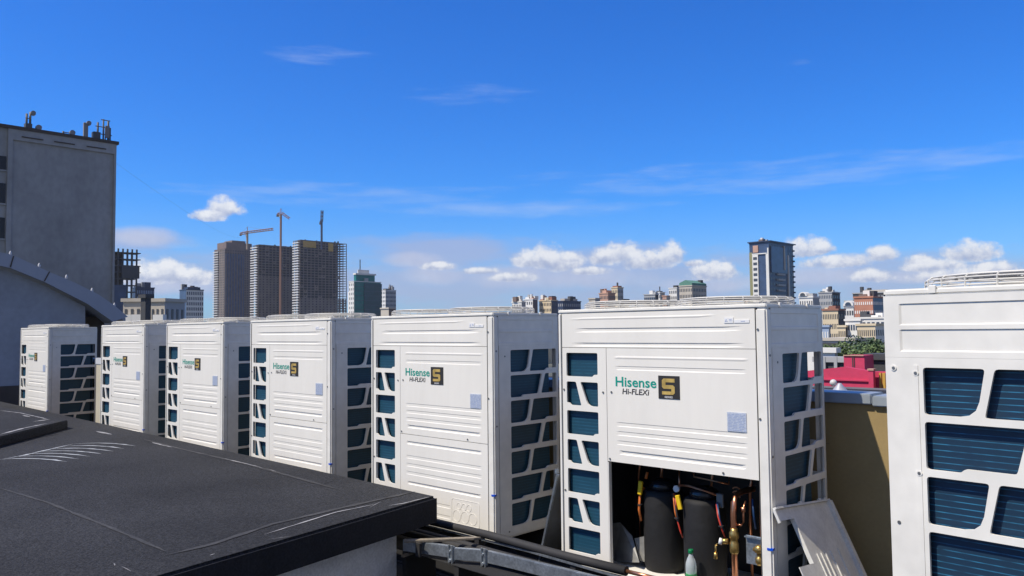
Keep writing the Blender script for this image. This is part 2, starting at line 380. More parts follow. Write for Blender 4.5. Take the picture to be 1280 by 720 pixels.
def make_unit(open_front=False, side='plain'):
    root = thing('condenser_unit', (0, 0, ZB), 'white condenser unit', 'air conditioner', 'condenser units on the rooftop')
    P = lambda mb, name, m: mb.build(name, M[m], root, SH)
    # base tray, feet, top cover
    P(MB().box(-UW+.01, -.01, .008, UD-.01, ZB, .098).bevel(.002, 1), 'base_tray', 'paint')
    P(MB().box(-UW, 0, 0, UD, 1.697, ZT).bevel(.006, 2), 'top_cover', 'paint')
    # corner posts
    P(MB().box(-.066, 0, 0, .06, .0985, 1.6965).bevel(.010, 3), 'corner_post', 'paint')
    P(MB().box(-UW, -UW+.028, 0, .05, .0985, 1.6965).bevel(.007, 3), 'corner_post', 'paint')
    P(MB().box(-.028, -.001, UD-.012, UD, .0985, 1.6965).bevel(.002, 1), 'corner_post', 'paint')
    P(MB().box(-UW+.001, -UW+.028, UD-.03, UD, .0985, 1.6965).bevel(.002, 1), 'corner_post', 'paint')
    # front panels
    x0, x1 = -UW+.0305, -.0689
    top_ribs = [(1.572, 1.598, -1.33, -.14, .0045, .0045), (1.482, 1.506, -1.36, -.13, .0045, .0045), (1.650, 1.668, -1.38, -.30, -.003, .009)]
    P(relief(x0, x1, 1.4755, 1.694, top_ribs, .004, .02, .12), 'top_panel', 'panel')
    gp = MB().prism([(x, .004, z) for x, z in ((x0, .10), (-1.079, .10), (-1.079, 1.4725), (x0, 1.4725))], (0, .012, 0), [[(a, .004, b) for a, b in h] for h in front_windows()])
    P(gp, 'grille_panel', 'panel')
    up_ribs = [(1.338, 1.362, -1.010, -.125, .0022, .0030), (1.405, 1.425, -1.02, -.11, -.003, .010)]
    for zt_ in (1.017, .962, .905): up_ribs.append((zt_-.026, zt_, -1.010, -.125, .0022, .0030))
    up_ribs.append((.82, .846, -.99, -.14, .006, .005))
    P(relief(-1.0755, x1, .7715, 1.4725, up_ribs, .004, .02, .03), 'access_panel', 'panel')
    lo_ribs = [(.69, .716, -1.0, -.13, .006, .005)]+[(z-.026, z, -1.01, -.13, .0022, .0030) for z in (.604, .541, .478)]
    if not open_front:
        lo_ribs += [(.375, .40, -.99, -.14, .006, .005), (.25, .275, -1.0, -.47, .0022, .0030), (.17, .195, -1.0, -.47, .0022, .0030)]
        lp = relief(-1.0755, x1, .10, .7675, lo_ribs, .004, .02, .03).build('lower_panel', M['panel'], root, SH)
        ko = MB()
        for cx, cz, rr in [(-.38, .285, .024), (-.325, .285, .024), (-.27, .285, .024), (-.405, .21, .042), (-.315, .21, .042), (-.23, .21, .042)]:
            ko.tube([(cx+rr*cos(t), .0035, cz+rr*sin(t)) for t in [2*pi*i/18 for i in range(18)]], .0015, 5, True)
        q = [Vector(p_) for p_ in rounded([(-.46, .155), (-.16, .155), (-.16, .335), (-.46, .335)], .02)]
        ko.tube([(a.x, .0035, a.y) for a in q], .0015, 5, True)
        ko.build('knockout_plate', M['panel'], lp, SH)
    # rear grille
    hs_ = []
    for k in range(7):
        t = 1.445-PITCHZ*k; b = t-.158; xs = [-UW+.05, -1.1, -.78, -.47, -.17, -.035]
        for a, c_ in zip(xs, xs[1:]): hs_.append([(a+.004, b), (c_-.018, b), (c_-.018, t), (a+.004, t)])
    y = UD-.002
    P(MB().prism([(x, y, z) for x, z in ((-UW+.030, .10), (-.030, .10), (-.030, 1.694), (-UW+.030, 1.694))], (0, -.012, 0), [[(a, y, b) for a, b in h] for h in hs_]), 'rear_grille', 'paint')
    # side grilles with a solid pressed sheet above
    m0, sc = (.129, .91) if side == 'near' else (.18, 1.0)
    near = side == 'near'
    P(side_panel_mesh('side_grille', .0016 if near else -.001, 1, m0, sc, .001 if near else .0605), 'side_grille', 'paint')
    P(side_panel_mesh('side_grille', -UW+.002, -1), 'side_grille', 'paint')
    P(relief(.001 if near else .0605, .712, 1.479, 1.6965, SIDE_RIBS, -.0016 if near else .001, .012, .008, 'y'), 'side_sheet', 'paint')
    P(MB().box(-UW+.002, -UW+.014, .062, .688, 1.4805, 1.694), 'side_sheet', 'paint')
    # coil in an L round the casing
    ce = .66 if side == 'near' else (.565 if open_front else .635)
    cb = MB().box(-.055, -.03, .075, ce, .11, 1.47).box(-UW+.03, -UW+.055, .075, .66, .11, 1.47).box(-UW+.06, -.17 if open_front else -.09, .665, .69, .11, 1.47).box(-UW+.06, -1.10, .035, .06, .11, 1.4725)
    P(cb, 'coil', 'coil_near' if side == 'near' else 'coil')
    ic = MB().box(-1.27, -1.263, .07, .55, .10, 1.47).box(-1.262, -1.08, .545, .552, .10, 1.47).box(-1.262, -1.08, .07, .54, .80, .81).box(-1.08, -.17, .545, .552, .10, 1.47).box(-.166, -.160, .30, .56, .10, 1.47)
    ic.box(-1.08, -.17, .03, .54, .80, .81).box(-1.40, -1.275, .30, .31, .1, 1.47).box(-UW+.06, -.06, .03, .66, 1.476, 1.484)
    P(ic, 'inner_casing', 'dark')
    # fan guards
    for cx in (-.375, -1.095):
        fd = P(MB().lathe([(.31, 1.7205), (.31, 1.724)], (cx, UD/2, 0), 28), 'fan_opening', 'gap')
        gd = MB(); ng = 36
        for rr, zz in [(.335, .008), (.337, .021), (.335, .034), (.322, .044)]+[(.29-.045*i, .048) for i in range(6)]:
            gd.tube([(cx+rr*cos(2*pi*i/ng), UD/2+rr*sin(2*pi*i/ng), ZT+zz) for i in range(ng)], .0028, 4, True)
        for i in range(20):
            a = 2*pi*i/20; e = (cos(a), sin(a))
            gd.tube([(cx+rr*e[0], UD/2+rr*e[1], ZT+zz) for rr, zz in ((.337, .001), (.337, .034), (.322, .045), (.05, .050))], .003, 4)
        P(gd, 'fan_guard', 'wire')
    # lettering and labels on the front
    T = SH
    link('brand_lettering', LET['brand'], root, Vector((-1.007, .0025, 1.237))+T)
    link('series_lettering', LET['flexi'], root, Vector((-.957, .0025, 1.192))+T)
    bd = MB().box(-.693, -.548, .0008, .0035, 1.178, 1.313).build('series_badge', M['badge'], root, T)
    s_ = [(-.58, 1.297), (-.655, 1.297), (-.667, 1.287), (-.667, 1.247), (-.655, 1.237), (-.603, 1.237), (-.603, 1.222), (-.667, 1.222), (-.667, 1.203), (-.592, 1.203), (-.580, 1.213), (-.580, 1.249), (-.592, 1.259), (-.642, 1.259), (-.642, 1.275), (-.58, 1.275)]
    MB().prism([(a, .0003, b) for a, b in s_], (0, -.001, 0)).build('badge_emblem', M['gold'], bd, T)
    link('badge_caption', LET['series'], bd, Vector((-.650, -.0002, 1.183))+T)
    lb = MB().box(-.247, -.132, .001, .0035, 1.022, 1.126).build('rating_label', M['label'], root, T)
    pr = MB(); rnd = random.Random(3)
    for i in range(11):
        z = 1.117-.0085*i
        a = -.241
        while a < -.145:
            b = min(a+rnd.uniform(.008, .03), -.138)
            pr.box(a, b, .0004, .0009, z-.004, z-.001); a = b+rnd.uniform(.003, .012)
    pr.build('label_print', M['labelink'], lb, T)
    nl = MB().box(-.252, -.195, .001, .0035, 1.617, 1.648).box(-.192, -.10, .001, .0035, 1.617, 1.634).build('notice_label', M['notice'], root, T)
    tri = MB().prism([(a, .0007, b) for a, b in ((-.247, 1.624), (-.229, 1.624), (-.238, 1.640))], (0, -.0003, 0), [[(a, .0007, b) for a, b in ((-.243, 1.6265), (-.233, 1.6265), (-.238, 1.635))]])
    tri.box(-.221, -.205, .0005, .0009, 1.634, 1.637).box(-.221, -.200, .0005, .0009, 1.628, 1.630).box(-.15, -.125, .0005, .0009, 1.624, 1.627)
    tri.build('notice_print', M['labelink'], nl, T)
    # small holes, screws, panel slots
    for (x, z) in [(-1.06, .787), (-.28, .787), (-1.04, 1.20), (-1.105, 1.195), (-.05, 1.10), (-1.425, 1.20), (-1.425, .55), (-.05, 1.58)]:
        dpt = .0005 if x > -.066 else .004
        P(MB().tube([(x, dpt-.0045, z), (x, dpt+.004, z)], .0065, 8), 'screw', 'screw')
    for (y_, z) in [(.03, 1.44), (.12, 1.40), (.03, .9), (.15, .132)]:
        dx = .0035 if y_ < .06 else .001
        P(MB().tube([(-.002, y_, z), (dx, y_, z)], .0065, 8), 'screw', 'screw')
    P(MB().box(-.0688, -.0662, .006, .022, .10, 1.690), 'seam_gap', 'gap')
    P(MB().box(-1.0785, -1.0765, .006, .022, .10, 1.4725), 'seam_gap', 'gap')
    P(MB().box(-UW+.0285, -UW+.0305, .002, .022, .10, 1.690), 'seam_gap', 'gap')
    for (y_) in (.17, .52): P(MB().box(-.006, .004, y_-.012, y_+.012, 1.700, 1.728).bevel(.002, 1), 'clip', 'paint')
    return root
LET = {'brand': text_mesh('Hisense', .299, .060, 'brand_lettering', M['green'], fat=.016),
       'flexi': text_mesh('Hi-FLEXi', .197, .034, 'series_lettering', M['ink'], fat=.014, shear=.12),
       'series': text_mesh('SERIES', .055, .011, 'badge_caption', M['whiteink'], fat=.01)}
def place(root, corner, rz=0):
    """put the front right bottom corner of a unit at corner"""
    off = Vector((UW/2, -UD/2, 0)); R_ = Matrix.Rotation(rz, 3, 'Z')
    root.location = Vector((corner[0], corner[1], ZB))-R_@off; root.rotation_euler = (0, 0, rz)
def copy_tree(o, parent=None):
    kids = [k for k in bpy.data.objects if k.parent == o]
    c_ = o.copy(); COL.objects.link(c_); c_.parent = parent
    for k in kids: copy_tree(k, c_)
    return c_
def strap(root, z):
    MB().box(-.030, .0025, -.0025, .02, z-.006, z+.006).build('blue_strap', M['blue'], root, SH)
U = {}
proto = make_unit(); U[5] = proto
for i in (4, 3, 2, 1): U[i] = copy_tree(proto)
pos = {1: (-12.017, .036), 2: (-8.2467, .0154), 3: (-6.3442, .0996), 4: (-4.2197, .062), 5: (-2.1228, .0439)}
for i, c_ in pos.items(): place(U[i], c_); strap(U[i], .412)
U[6] = make_unit(True); place(U[6], (0, 0)); strap(U[6], .418)
U[7] = make_unit(False, 'near'); place(U[7], (.966, -1.041), radians(-95))
U[1]['label'] = 'white condenser unit at the far end of the row, its whole grey side grille showing'
U[2]['label'] = 'narrow-looking white condenser unit just right of the beige gap, behind the low roof slab'
U[3]['label'] = 'white condenser unit, third from the far end of the row, behind the roof streaks'
U[4]['label'] = 'white condenser unit, fourth from the far end, below the unfinished concrete towers'
U[5]['label'] = 'closed white condenser unit behind the dark roof corner, black pipe crossing its foot'
U[6]['label'] = 'white condenser unit with its lower front panel off and two black compressors exposed'
U[7]['label'] = 'white condenser unit at the right picture edge, turned to show large blue-finned windows'

# extra features of the near unit's side: long pressed groove with screws
r7 = U[7]
MB().box(.0017, .0034, .098, .113, .2, 1.452).build('pressed_strip', M['paint'], r7, SH)
for (y_, z) in [(.03, 1.441), (.105, 1.425), (.105, 1.08)]:
    MB().tube([(-.001, y_, z), (.0045, y_, z)], .010, 12).build('washer', M['paint'], r7, SH)
    MB().tube([(.002, y_, z), (.006, y_, z)], .0055, 8).build('screw', M['screw'], r7, SH)

# ------------------------------------------------------------------ inside of the opened unit
r6 = U[6]
def P6(mb, name, m, parent=None): return mb.build(name, M[m], parent or r6, SH)
def compressor(cx, cy, zb, zt, r):
    pf = [(r*.94, zb), (r, zb+.03), (r*1.01, (zb+zt)/2), (r*.99, zt-.06), (r*.94, zt-.035), (r*.72, zt-.03)]
    c_ = P6(MB().lathe(pf, (cx, cy, 0), 26), 'compressor', 'jacket')
    P6(MB().lathe([(r*.70, zt-.036), (r*.70, zt+.0), (r*.60, zt+.02), (r*.35, zt+.034), (.02, zt+.038)], (cx, cy, 0), 22), 'compressor_dome', 'gloss', c_)
    return c_
c1 = compressor(-.845, .26, .105, .62, .124)
c2 = compressor(-.53, .215, .105, .618, .124)
# suction and gas pipework
gp_ = P6(MB().tube([(-.255, .30, .66), (-.255, .16, .665), (-.255, .095, .655), (-.255, .065, .62), (-.255, .06, .57), (-.255, .06, .10)], .0165, 12), 'gas_pipe', 'copper')
P6(MB().lathe([(.019, .34), (.025, .352), (.025, .40), (.021, .405), (.021, .42), (.027, .43), (.027, .455), (.020, .465), (.020, .48)], (-.255, .06, 0), 14).tube([(-.285, .05, .405), (-.325, .04, .40)], .016, 8), 'service_valve', 'brass', gp_)
P6(MB().tube([(-.325, .04, .40), (-.355, .03, .375), (-.355, .03, .325)], .006, 6).tube([(-.355, .03, .335), (-.355, .03, .30)], .011, 8), 'charge_port', 'brass', gp_)
P6(MB().tube([(-.335, .035, .402), (-.318, .042, .398)], .018, 10), 'port_collar', 'whiteink', gp_)
P6(MB().tube([(-.20, .1, .63), (-.20, .07, .60), (-.20, .07, .52), (-.215, .07, .50), (-.24, .07, .50)], .006, 6).tube([(-.20, .07, .575), (-.20, .07, .60)], .012, 8), 'bypass_tube', 'copper', gp_)
br = P6(MB().box(-.205, -.075, .10, .105, .29, .445).box(-.205, -.075, .08, .10, .436, .442), 'valve_bracket', 'galv')
P6(MB().lathe([(.012, .30), (.022, .315), (.022, .34), (.014, .345), (.014, .365), (.026, .37), (.026, .395), (.012, .41)], (-.115, .075, 0), 12).tube([(-.14, .06, .385), (-.09, .06, .385)], .011, 8), 'liquid_valve', 'brass', br)
P6(MB().tube([(-.70, .30, .75), (-.70, .22, .72), (-.69, .2, .66), (-.69, .2, .63)], .006, 6).tube([(-.62, .25, .76), (-.60, .22, .70), (-.45, .22, .69), (-.37, .22, .685), (-.365, .22, .74)], .006, 6).tube([(-.69, .2, .64), (-.60, .16, .655), (-.52, .15, .645), (-.42, .18, .62)], .007, 6), 'oil_tube', 'copper')
P6(MB().tube([(-.69, .178, .625), (-.69, .162, .625)], .02, 12), 'cable_gland', 'whiteink')
P6(MB().box(-.408, -.365, .14, .16, .56, .64).bevel(.004, 1), 'sensor_block', 'screw')
def wire(name, m, pts, r=.006): return P6(MB().tube(pts, r, 6), name, m)
wire('red_wire', 'red', [(-.685, .14, .60), (-.665, .12, .54), (-.645, .10, .46), (-.62, .09, .40), (-.61, .10, .36)], .005)
wire('orange_wire', 'orange', [(-.695, .14, .60), (-.675, .115, .55), (-.66, .10, .50), (-.65, .1, .46)], .004)
wire('dark_wire', 'foam', [(-.70, .14, .60), (-.66, .11, .52), (-.63, .09, .45)], .006)
wire('red_wire', 'red', [(-.40, .13, .58), (-.375, .10, .52), (-.35, .09, .46), (-.335, .1, .41)], .005)
wire('dark_wire', 'bluewire', [(-.395, .13, .59), (-.365, .10, .50), (-.34, .1, .44)], .006)
wire('orange_wire', 'orange', [(-.93, .18, .60), (-.945, .15, .55), (-.945, .14, .47), (-.94, .15, .40)], .008)
wire('orange_wire', 'orange', [(-.90, .17, .70), (-.905, .16, .66)], .009)
wire('blue_wire', 'bluewire', [(-.17, .12, .64), (-.16, .11, .56), (-.155, .12, .48)], .006)
for (cx, cy, cz, t) in ((-.93, .135, .605, .12), (-.625, .09, .565, -.25)):
    P6(MB().box(cx-.014, cx+.014, cy-.008, cy+.008, cz-.042, cz+.042, Matrix.Rotation(t, 3, 'Y')).bevel(.003, 1), 'yellow_tag', 'yellow')
for k in range(3):
    P6(MB().tube([(-.31+.022*cos(a), .2, .665-.022*k+.012*sin(a)) for a in [pi*i/6 for i in range(7)]], .004, 5), 'capillary_coil', 'copper')
P6(MB().box(-1.0755, -1.070, .002, .030, .10, .765), 'door_flange', 'paint')
for (x, y, r) in ((-.34, .42, .010), (-.29, .45, .007), (-.17, .40, .009), (-.62, .46, .008), (-.98, .45, .010), (-1.12, .40, .008)):
    P6(MB().tube([(x, y, .11), (x, y-.01, .45), (x+.02, y-.04, .62), (x+.05, y-.05, .78)], r, 8), 'refrigerant_tube', 'copper')
for (x, y, z) in ((-.645, .095, .47), (-.35, .09, .47), (-.94, .142, .50)):
    P6(MB().box(x-.012, x+.012, y-.012, y+.012, z-.003, z+.003), 'cable_tie', 'foam')
# bent sheet braces, insulation scrap
def plate(name, m, pts, thick):
    a, b, c_ = [Vector(q) for q in pts[:3]]; n = (b-a).cross(c_-a).normalized()*thick
    return MB().prism(pts, n)
L6 = lambda x, y, Y: at(x, y, Y=Y)
P6(plate('brace', 'galv', [L6(764, 654, .21), L6(775, 653, .2), L6(790, 670, .19), L6(799, 703, .12), L6(764, 703, .21)], .003), 'brace_sheet', 'brace')
P6(plate('brace', 'galv', [L6(793, 673, .19), L6(812, 669, .2), L6(812, 704, .2), L6(800, 701, .19)], .003), 'brace_sheet', 'brace')
P6(MB().box(-1.07, -.09, .035, .20, .0985, .104), 'floor_sheet', 'paint')
sc_ = MB(); rnd = random.Random(5)
bmesh.ops.create_icosphere(sc_.bm, subdivisions=3, radius=1)
for v in sc_.bm.verts:
    n_ = .8+.25*sin(5*v.co.x+1)*cos(4*v.co.y)+.1*rnd.random(); v.co = Vector((v.co.x*.075*n_-.26, v.co.y*.05*n_+.055, v.co.z*.038*n_+.15))
o = sc_.build('cloth_scrap', mat('crumpled_cloth', (.5, .48, .45), .9, var=.2, vscale=20)); tag(o, 'pale crumpled cloth scrap at the foot of the copper pipe', 'rag')

# bottle standing at the lip of the opened unit
bt = thing('plastic_bottle', (-.515, .03, .105), 'clear plastic bottle with green cap standing before the black compressors', 'bottle')
gm = bpy.data.materials.new('clear_plastic'); gm.use_nodes = True
p_ = gm.node_tree.nodes['Principled BSDF']; p_.inputs['Base Color'].default_value = (.80, .86, .88, 1); p_.inputs['Roughness'].default_value = .16
p_.inputs['Transmission Weight'].default_value = .55; p_.inputs['IOR'].default_value = 1.2
MB().lathe([(.026, 0), (.030, .006), (.031, .05), (.029, .06), (.031, .07), (.031, .125), (.030, .14), (.022, .165), (.012, .185), (.0115, .20)], (0, 0, 0), 24).build('bottle_body', gm, bt)
MB().lathe([(.0315, .04), (.0318, .043), (.0318, .083), (.0315, .086)], (0, 0, 0), 24).build('bottle_label', mat('bottle_label', (.05, .30, .10), .4), bt)
MB().lathe([(.0145, .197), (.015, .20), (.015, .215), (.0135, .219)], (0, 0, 0), 16).build('bottle_cap', M['cap'], bt)

# removed front panel leaning on the opened unit's side, upside down
dp = thing('service_panel', (.03, .0, DECK), 'removed white service panel with shade-darkened paint leaning against the side of the opened unit', 'panel')
A0 = Vector((.016, -.004, .628)); A1 = Vector((.020, .672, .568)); ud = (A1-A0).normalized(); ul = (A1-A0).length
vd = Vector((.44, -.035, -.90)).normalized(); vl = 1.0; nd = ud.cross(vd).normalized()
if nd.x < 0: nd = -nd
def DP(u, v, h=0): return A0+ud*u+vd*v+nd*h
outl = [(0, 0), (ul, 0), (ul, vl), (0, vl), (0, .30), (.17, .30), (.17, .06), (0, .06)]
pm = MB().prism([DP(*q) for q in outl], nd*.004)
po = pm.build('panel_sheet', M['shadepaint'], dp, rel(dp))
rb = MB()
for u in (.25, .30, .35, .42, .52):
    a, b = .26, .97
    rb.prism([DP(u-.006, a, .004), DP(u+.006, a, .004), DP(u+.006, b, .004), DP(u-.006, b, .004)], nd*.006)
rb.build('pressed_rib', M['shadepaint'], po, rel(dp))
fl = MB()
fl.prism([DP(ul-.03, -.0, .0042), DP(ul+.004, -.0, .0042), DP(ul+.004, vl, .0042), DP(ul-.03, vl, .0042)], nd*.022)
fl.prism([DP(-.004, -.012, -.002), DP(ul, -.012, -.002), DP(ul, -.001, -.002), DP(-.004, -.001, -.002)], nd*.02)
fl.prism([DP(-.013, -.0, -.002), DP(-.001, -.0, -.002), DP(-.001, .07, -.002), DP(-.013, .07, -.002)], nd*.014)
fl.prism([DP(.171, .06, -.02), DP(.178, .06, -.02), DP(.178, .30, -.02), DP(.171, .30, -.02)], nd*.020)
fl.build('folded_edge', M['shadepaint'], dp, rel(dp))
for u in (.30, .55, .62): MB().prism([DP(u, -.022, .0), DP(u+.03, -.022, 0), DP(u+.03, -.0125, 0), DP(u, -.0125, 0)], nd*.012).build('hook_tab', M['paint'], dp, rel(dp))

# second panel leaning in the gap between the two nearest closed and open units
lp2 = thing('leaning_panel', (-1.65, .1, DECK), 'grey sheet panel leaning in the gap left of the opened unit', 'panel')
B0 = Vector((-1.497, .0, .645)); e1 = Vector((.0, 1, 0)); e2 = Vector((-.20, .07, -.50)).normalized(); nn = e1.cross(e2).normalized()
Q = lambda u, v, h=0: B0+e1*u+e2*v+nn*h
MB().prism([Q(0, 0), Q(.55, 0), Q(.55, .92), Q(0, .92)], nn*.004).build('panel_sheet', mat('aged_grey_sheet', (.20, .21, .22), .5, .3, var=.25, vscale=6), lp2, rel(lp2))
MB().prism([Q(-.004, .0, -.014), Q(.012, .0, -.014), Q(.012, .92, -.014), Q(-.004, .92, -.014)], nn*.0138).box(-1.508, -1.495, -.006, .02, .645, .675).build('folded_edge', M['galv'], lp2, rel(lp2))

# steel supports under the row
for i, (y0, y1) in enumerate(((.05, .13), (.58, .66))):
    t = thing('support_beam', (-6, y0, DECK), ('front' if i == 0 else 'rear')+' dark steel beam running under the row of condenser units', 'beam', 'steel beams under the units')
    MB().box(-13.6, .05, y0, y1, .076, .0845).box(-13.6, .05, y0+.034, y0+.046, DECK+.009, .0755).box(-13.6, .05, y0, y1, DECK+.001, DECK+.0085).build('beam_section', M['foam'], t, rel(t))
t = thing('support_frame', (1.4, -.4, DECK), 'dark steel frame carrying the turned unit at the right edge', 'stand')
for q in ((1.05, -1.0), (1.55, -1.05), (1.05, .25), (1.55, .2)): MB().box(q[0], q[0]+.06, q[1], q[1]+.06, DECK, .03).build('leg', M['brown'], t, rel(t))
MB().box(1.02, 1.64, -1.03, .40, .031, .084).build('frame_top', M['brown'], t, rel(t))

# ------------------------------------------------------------------ parapet behind the row
pw = thing('parapet_wall', (-6, .9, DECK), 'low parapet wall clad in beige boards with a grey metal coping behind the units', 'wall')
MB().box(-14.5, 3.6, .92, 1.045, DECK-.3, 1.10).build('wall', M['brown'], pw, rel(pw))
for k in range(11):
    xa = 3.6-1.65*(k+1); bd = MB().box(xa+.003, xa+1.647, .90, .917, DECK, 1.124).build('cladding_board', M['board'], pw, rel(pw))
    if k in (2, 1, 9):
        pr = MB(); rnd = random.Random(9+k)
        for zz, hh in ((.90, .10), (.55, .09), (.22, .12), (-.1, .1)):
            for q in range(5):
                x = xa+.25+rnd.random()*.2 if q == 0 else x+.16
                for j in range(4): pr.box(x, x+.02+.10*rnd.random(), .8985, .8998, zz+.02*j, zz+.02*j+.006)
            pr.box(xa+.15, xa+1.3, .8985, .8998, zz-.03, zz-.026)
        pr.build('faint_print', M['print'], bd, rel(pw))
MB().box(-14.5, 3.6, 1.083, 1.62, DECK-.3, 1.16).build('back_ledge', M['roof'], pw, rel(pw))
cp = MB()
cp.box(-14.5, .215, .868, 1.08, 1.128, 1.190).box(.218, 3.6, .872, 1.075, 1.118, 1.180)
cp.bevel(.006, 2).build('coping', M['coping'], pw, rel(pw))
vt = thing('roof_vent', at(1046, 485.5, Y=1.33), 'small white ball-topped vent on a grey cone behind the coping', 'vent')
b0 = Vector(vt.location); b0.z = 1.161; vt.location = b0
MB().lathe([(.055, 0), (.05, .005), (.014, .05), (.011, .055)], (.02, 0, 0), 14).build('vent_cone', M['fascia'], vt)
sp_ = MB(); bmesh.ops.create_uvsphere(sp_.bm, u_segments=16, v_segments=10, radius=.023)
for f in sp_.bm.faces: f.smooth = True
o = sp_.build('vent_ball', M['antennawhite'], vt); o.location = (-.022, 0, .056)

bo_ = thing('beige_board', (-9.95, .3, DECK), 'narrow beige board standing in the gap left of the second unit', 'board')
a, b = at(120.5, 455, Y=.30), at(129, 455, Y=.30)
MB().prism([Vector((a.x, .30, DECK)), Vector((b.x+.25, .30, DECK)), Vector((b.x+.25, .30, a.z)), Vector((a.x, .30, a.z))], (0, .02, 0)).build('board_sheet', mat('pale_board', (.50, .45, .34), .8, var=.08), bo_, rel(bo_))
MB().box(a.x-.01, b.x+.25, .292, .328, a.z+.001, a.z+.09).build('top_strip', M['antennawhite'], bo_, rel(bo_))

# ------------------------------------------------------------------ dark roof in the foreground
RZ = .45
rb_ = thing('roof_building', (-7, -3, DECK), 'low building with a large dark bitumen roof in the foreground', 'building')
ca = at(546, 620, Z=RZ); fa = at(132, 530, Z=RZ); na = at(200, 720, Z=RZ)
fdv = (fa-ca).normalized(); ndv = (na-ca).normalized()
pA = ca; pB = ca+fdv*13; pC = pB+Vector((0, -8, 0)); pD = ca+ndv*6.5
TH = .165
rm = MB().prism([pA, pB, pC, pD], (0, 0, -TH)).bevel(.018, 3)
ro = rm.build('roof_slab', M['roof'], rb_, rel(rb_))
MBf = MB()
# felt lapped over the near edge, a little proud of the slab
out = Vector((ndv.y, -ndv.x, 0)).normalized()
if out.x < 0: out = -out
q0, q1 = pA+ndv*.012+out*.004, pA+ndv*6.4+out*.004
MBf.prism([q0+Vector((0, 0, -.012)), q1+Vector((0, 0, -.012)), q1+Vector((0, 0, -TH-.01)), q0+Vector((0, 0, -TH-.01))], out*.006).build('felt_apron', M['roof2'], rb_, rel(rb_))
inn = Vector((-1, -.1, 0)).normalized()*.13
wl = [pA+ndv*.28+fdv*.16, pA+ndv*6.2+fdv*.16, pC+Vector((.3, .3, 0)), pB+Vector((.3, -.2, 0))]
MB().prism([Vector((q.x, q.y, RZ-TH-.003)) for q in wl], (0, 0, -(RZ-TH-.003-DECK)-.0)).build('wall', M['plaster'], rb_, rel(rb_))
def strip(px, w, z=RZ+.0035, name='felt_seam', m='seam', zz=.002, wob=.004, seed=1):
    """irregular flat strip through pixel points lying on the roof"""
    rnd = random.Random(seed); P_ = [at(x, y, Z=z) for x, y in px]
    pts = []
    for a, b in zip(P_, P_[1:]):
        n = max(2, int((b-a).length/.06)); pts += [a.lerp(b, i/n) for i in range(n)]
    pts.append(P_[-1]); mb = MB(); lo, hi = [], []
    for i, q in enumerate(pts):
        d = (pts[min(i+1, len(pts)-1)]-pts[max(i-1, 0)]).normalized(); s_ = Vector((-d.y, d.x, 0)); e = min(1, (i+.3)/3, (len(pts)-i-.7)/3)
        ww = w*e*(.6+.8*rnd.random()); j = (rnd.random()-.5)*wob
        lo.append(mb.bm.verts.new(q+s_*(j-ww/2))); hi.append(mb.bm.verts.new(q+s_*(j+ww/2)))
    for i in range(len(pts)-1): mb.bm.faces.new((lo[i], lo[i+1], hi[i+1], hi[i]))
    return mb.build(name, M[m], ro, rel(rb_))
strip([(206, 694), (265, 680), (340, 655), (430, 634), (520, 614)], .035, seed=2)
strip([(330, 668), (420, 640), (470, 630)], .012, m='chalk', seed=3)
strip([(462, 634), (476, 627)], .012, m='chalk', seed=4)
strip([(486, 632), (505, 629), (536, 621)], .016, m='chalk', seed=5)
strip([(336, 674), (365, 670)], .010, m='chalk', seed=6)
strip([(180, 549), (222, 560), (300, 578), (345, 590), (425, 612)], .03, seed=7)
strip([(280, 573), (310, 580), (345, 589)], .014, m='chalk', seed=8)
strip([(322, 583), (342, 588)], .02, m='chalk', seed=9)
strip([(120, 539), (140, 543)], .045, m='chalk', seed=10)
strip([(190, 553), (215, 559)], .03, m='chalk', seed=11)
strip([(370, 609), (400, 606), (430, 596)], .006, m='roof2', seed=12)
strip([(142, 704), (144, 707)], .012, m='chalk', seed=13); strip([(152, 708), (164, 714)], .010, m='chalk', seed=14)
strip([(262, 694), (268, 692)], .014, m='chalk', seed=15)
strip([(0, 610), (60, 628), (140, 660), (210, 690)], .022, seed=16)
strip([(45, 547), (75, 542)], .05, m='roof2', seed=17)
# pale curved strips lying on the felt
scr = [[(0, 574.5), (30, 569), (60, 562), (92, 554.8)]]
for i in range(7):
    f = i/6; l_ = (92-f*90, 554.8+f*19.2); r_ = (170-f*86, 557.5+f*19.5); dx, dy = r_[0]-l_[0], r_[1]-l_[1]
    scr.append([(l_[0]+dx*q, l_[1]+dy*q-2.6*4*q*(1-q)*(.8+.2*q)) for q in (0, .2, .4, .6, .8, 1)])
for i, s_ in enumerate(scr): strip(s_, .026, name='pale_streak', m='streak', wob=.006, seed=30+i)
# second, higher slab at the left
s2 = thing('upper_slab', (-11, -2, RZ), 'small raised dark roof slab at the left, in front of the farthest unit', 'roof')
SZ = RZ+.105
e0, e1_, e2_ = at(85, 525, Z=SZ), at(0, 507, Z=SZ), at(0, 546, Z=SZ)
d2 = (e2_-e0).normalized()
MB().prism([e0, Vector((-15.4, e0.y, SZ)), Vector((-15.4, e0.y-5, SZ)), e0+d2*4.6], (0, 0, -.1045)).bevel(.012, 2).build('slab', M['roof'], s2, rel(s2))
ro_keep = ro; ro = s2
def strip2(px, w, m, seed):
    global RZ
    return strip(px, w, z=SZ+.0035, name='pale_scuff', m=m, seed=seed)
for px, w, sd in (([(0, 543), (30, 535), (60, 529)], .03, 51), ([(28, 519), (38, 521)], .03, 52), ([(42, 527), (62, 524)], .06, 53), ([(0, 513), (25, 516), (60, 524)], .02, 54), ([(63, 527.5), (68, 527)], .03, 55)):
    o = strip2(px, w, 'chalk', sd); o.data.transform(Matrix.Translation(Vector(rb_.location)-Vector(s2.location)))
ro = ro_keep

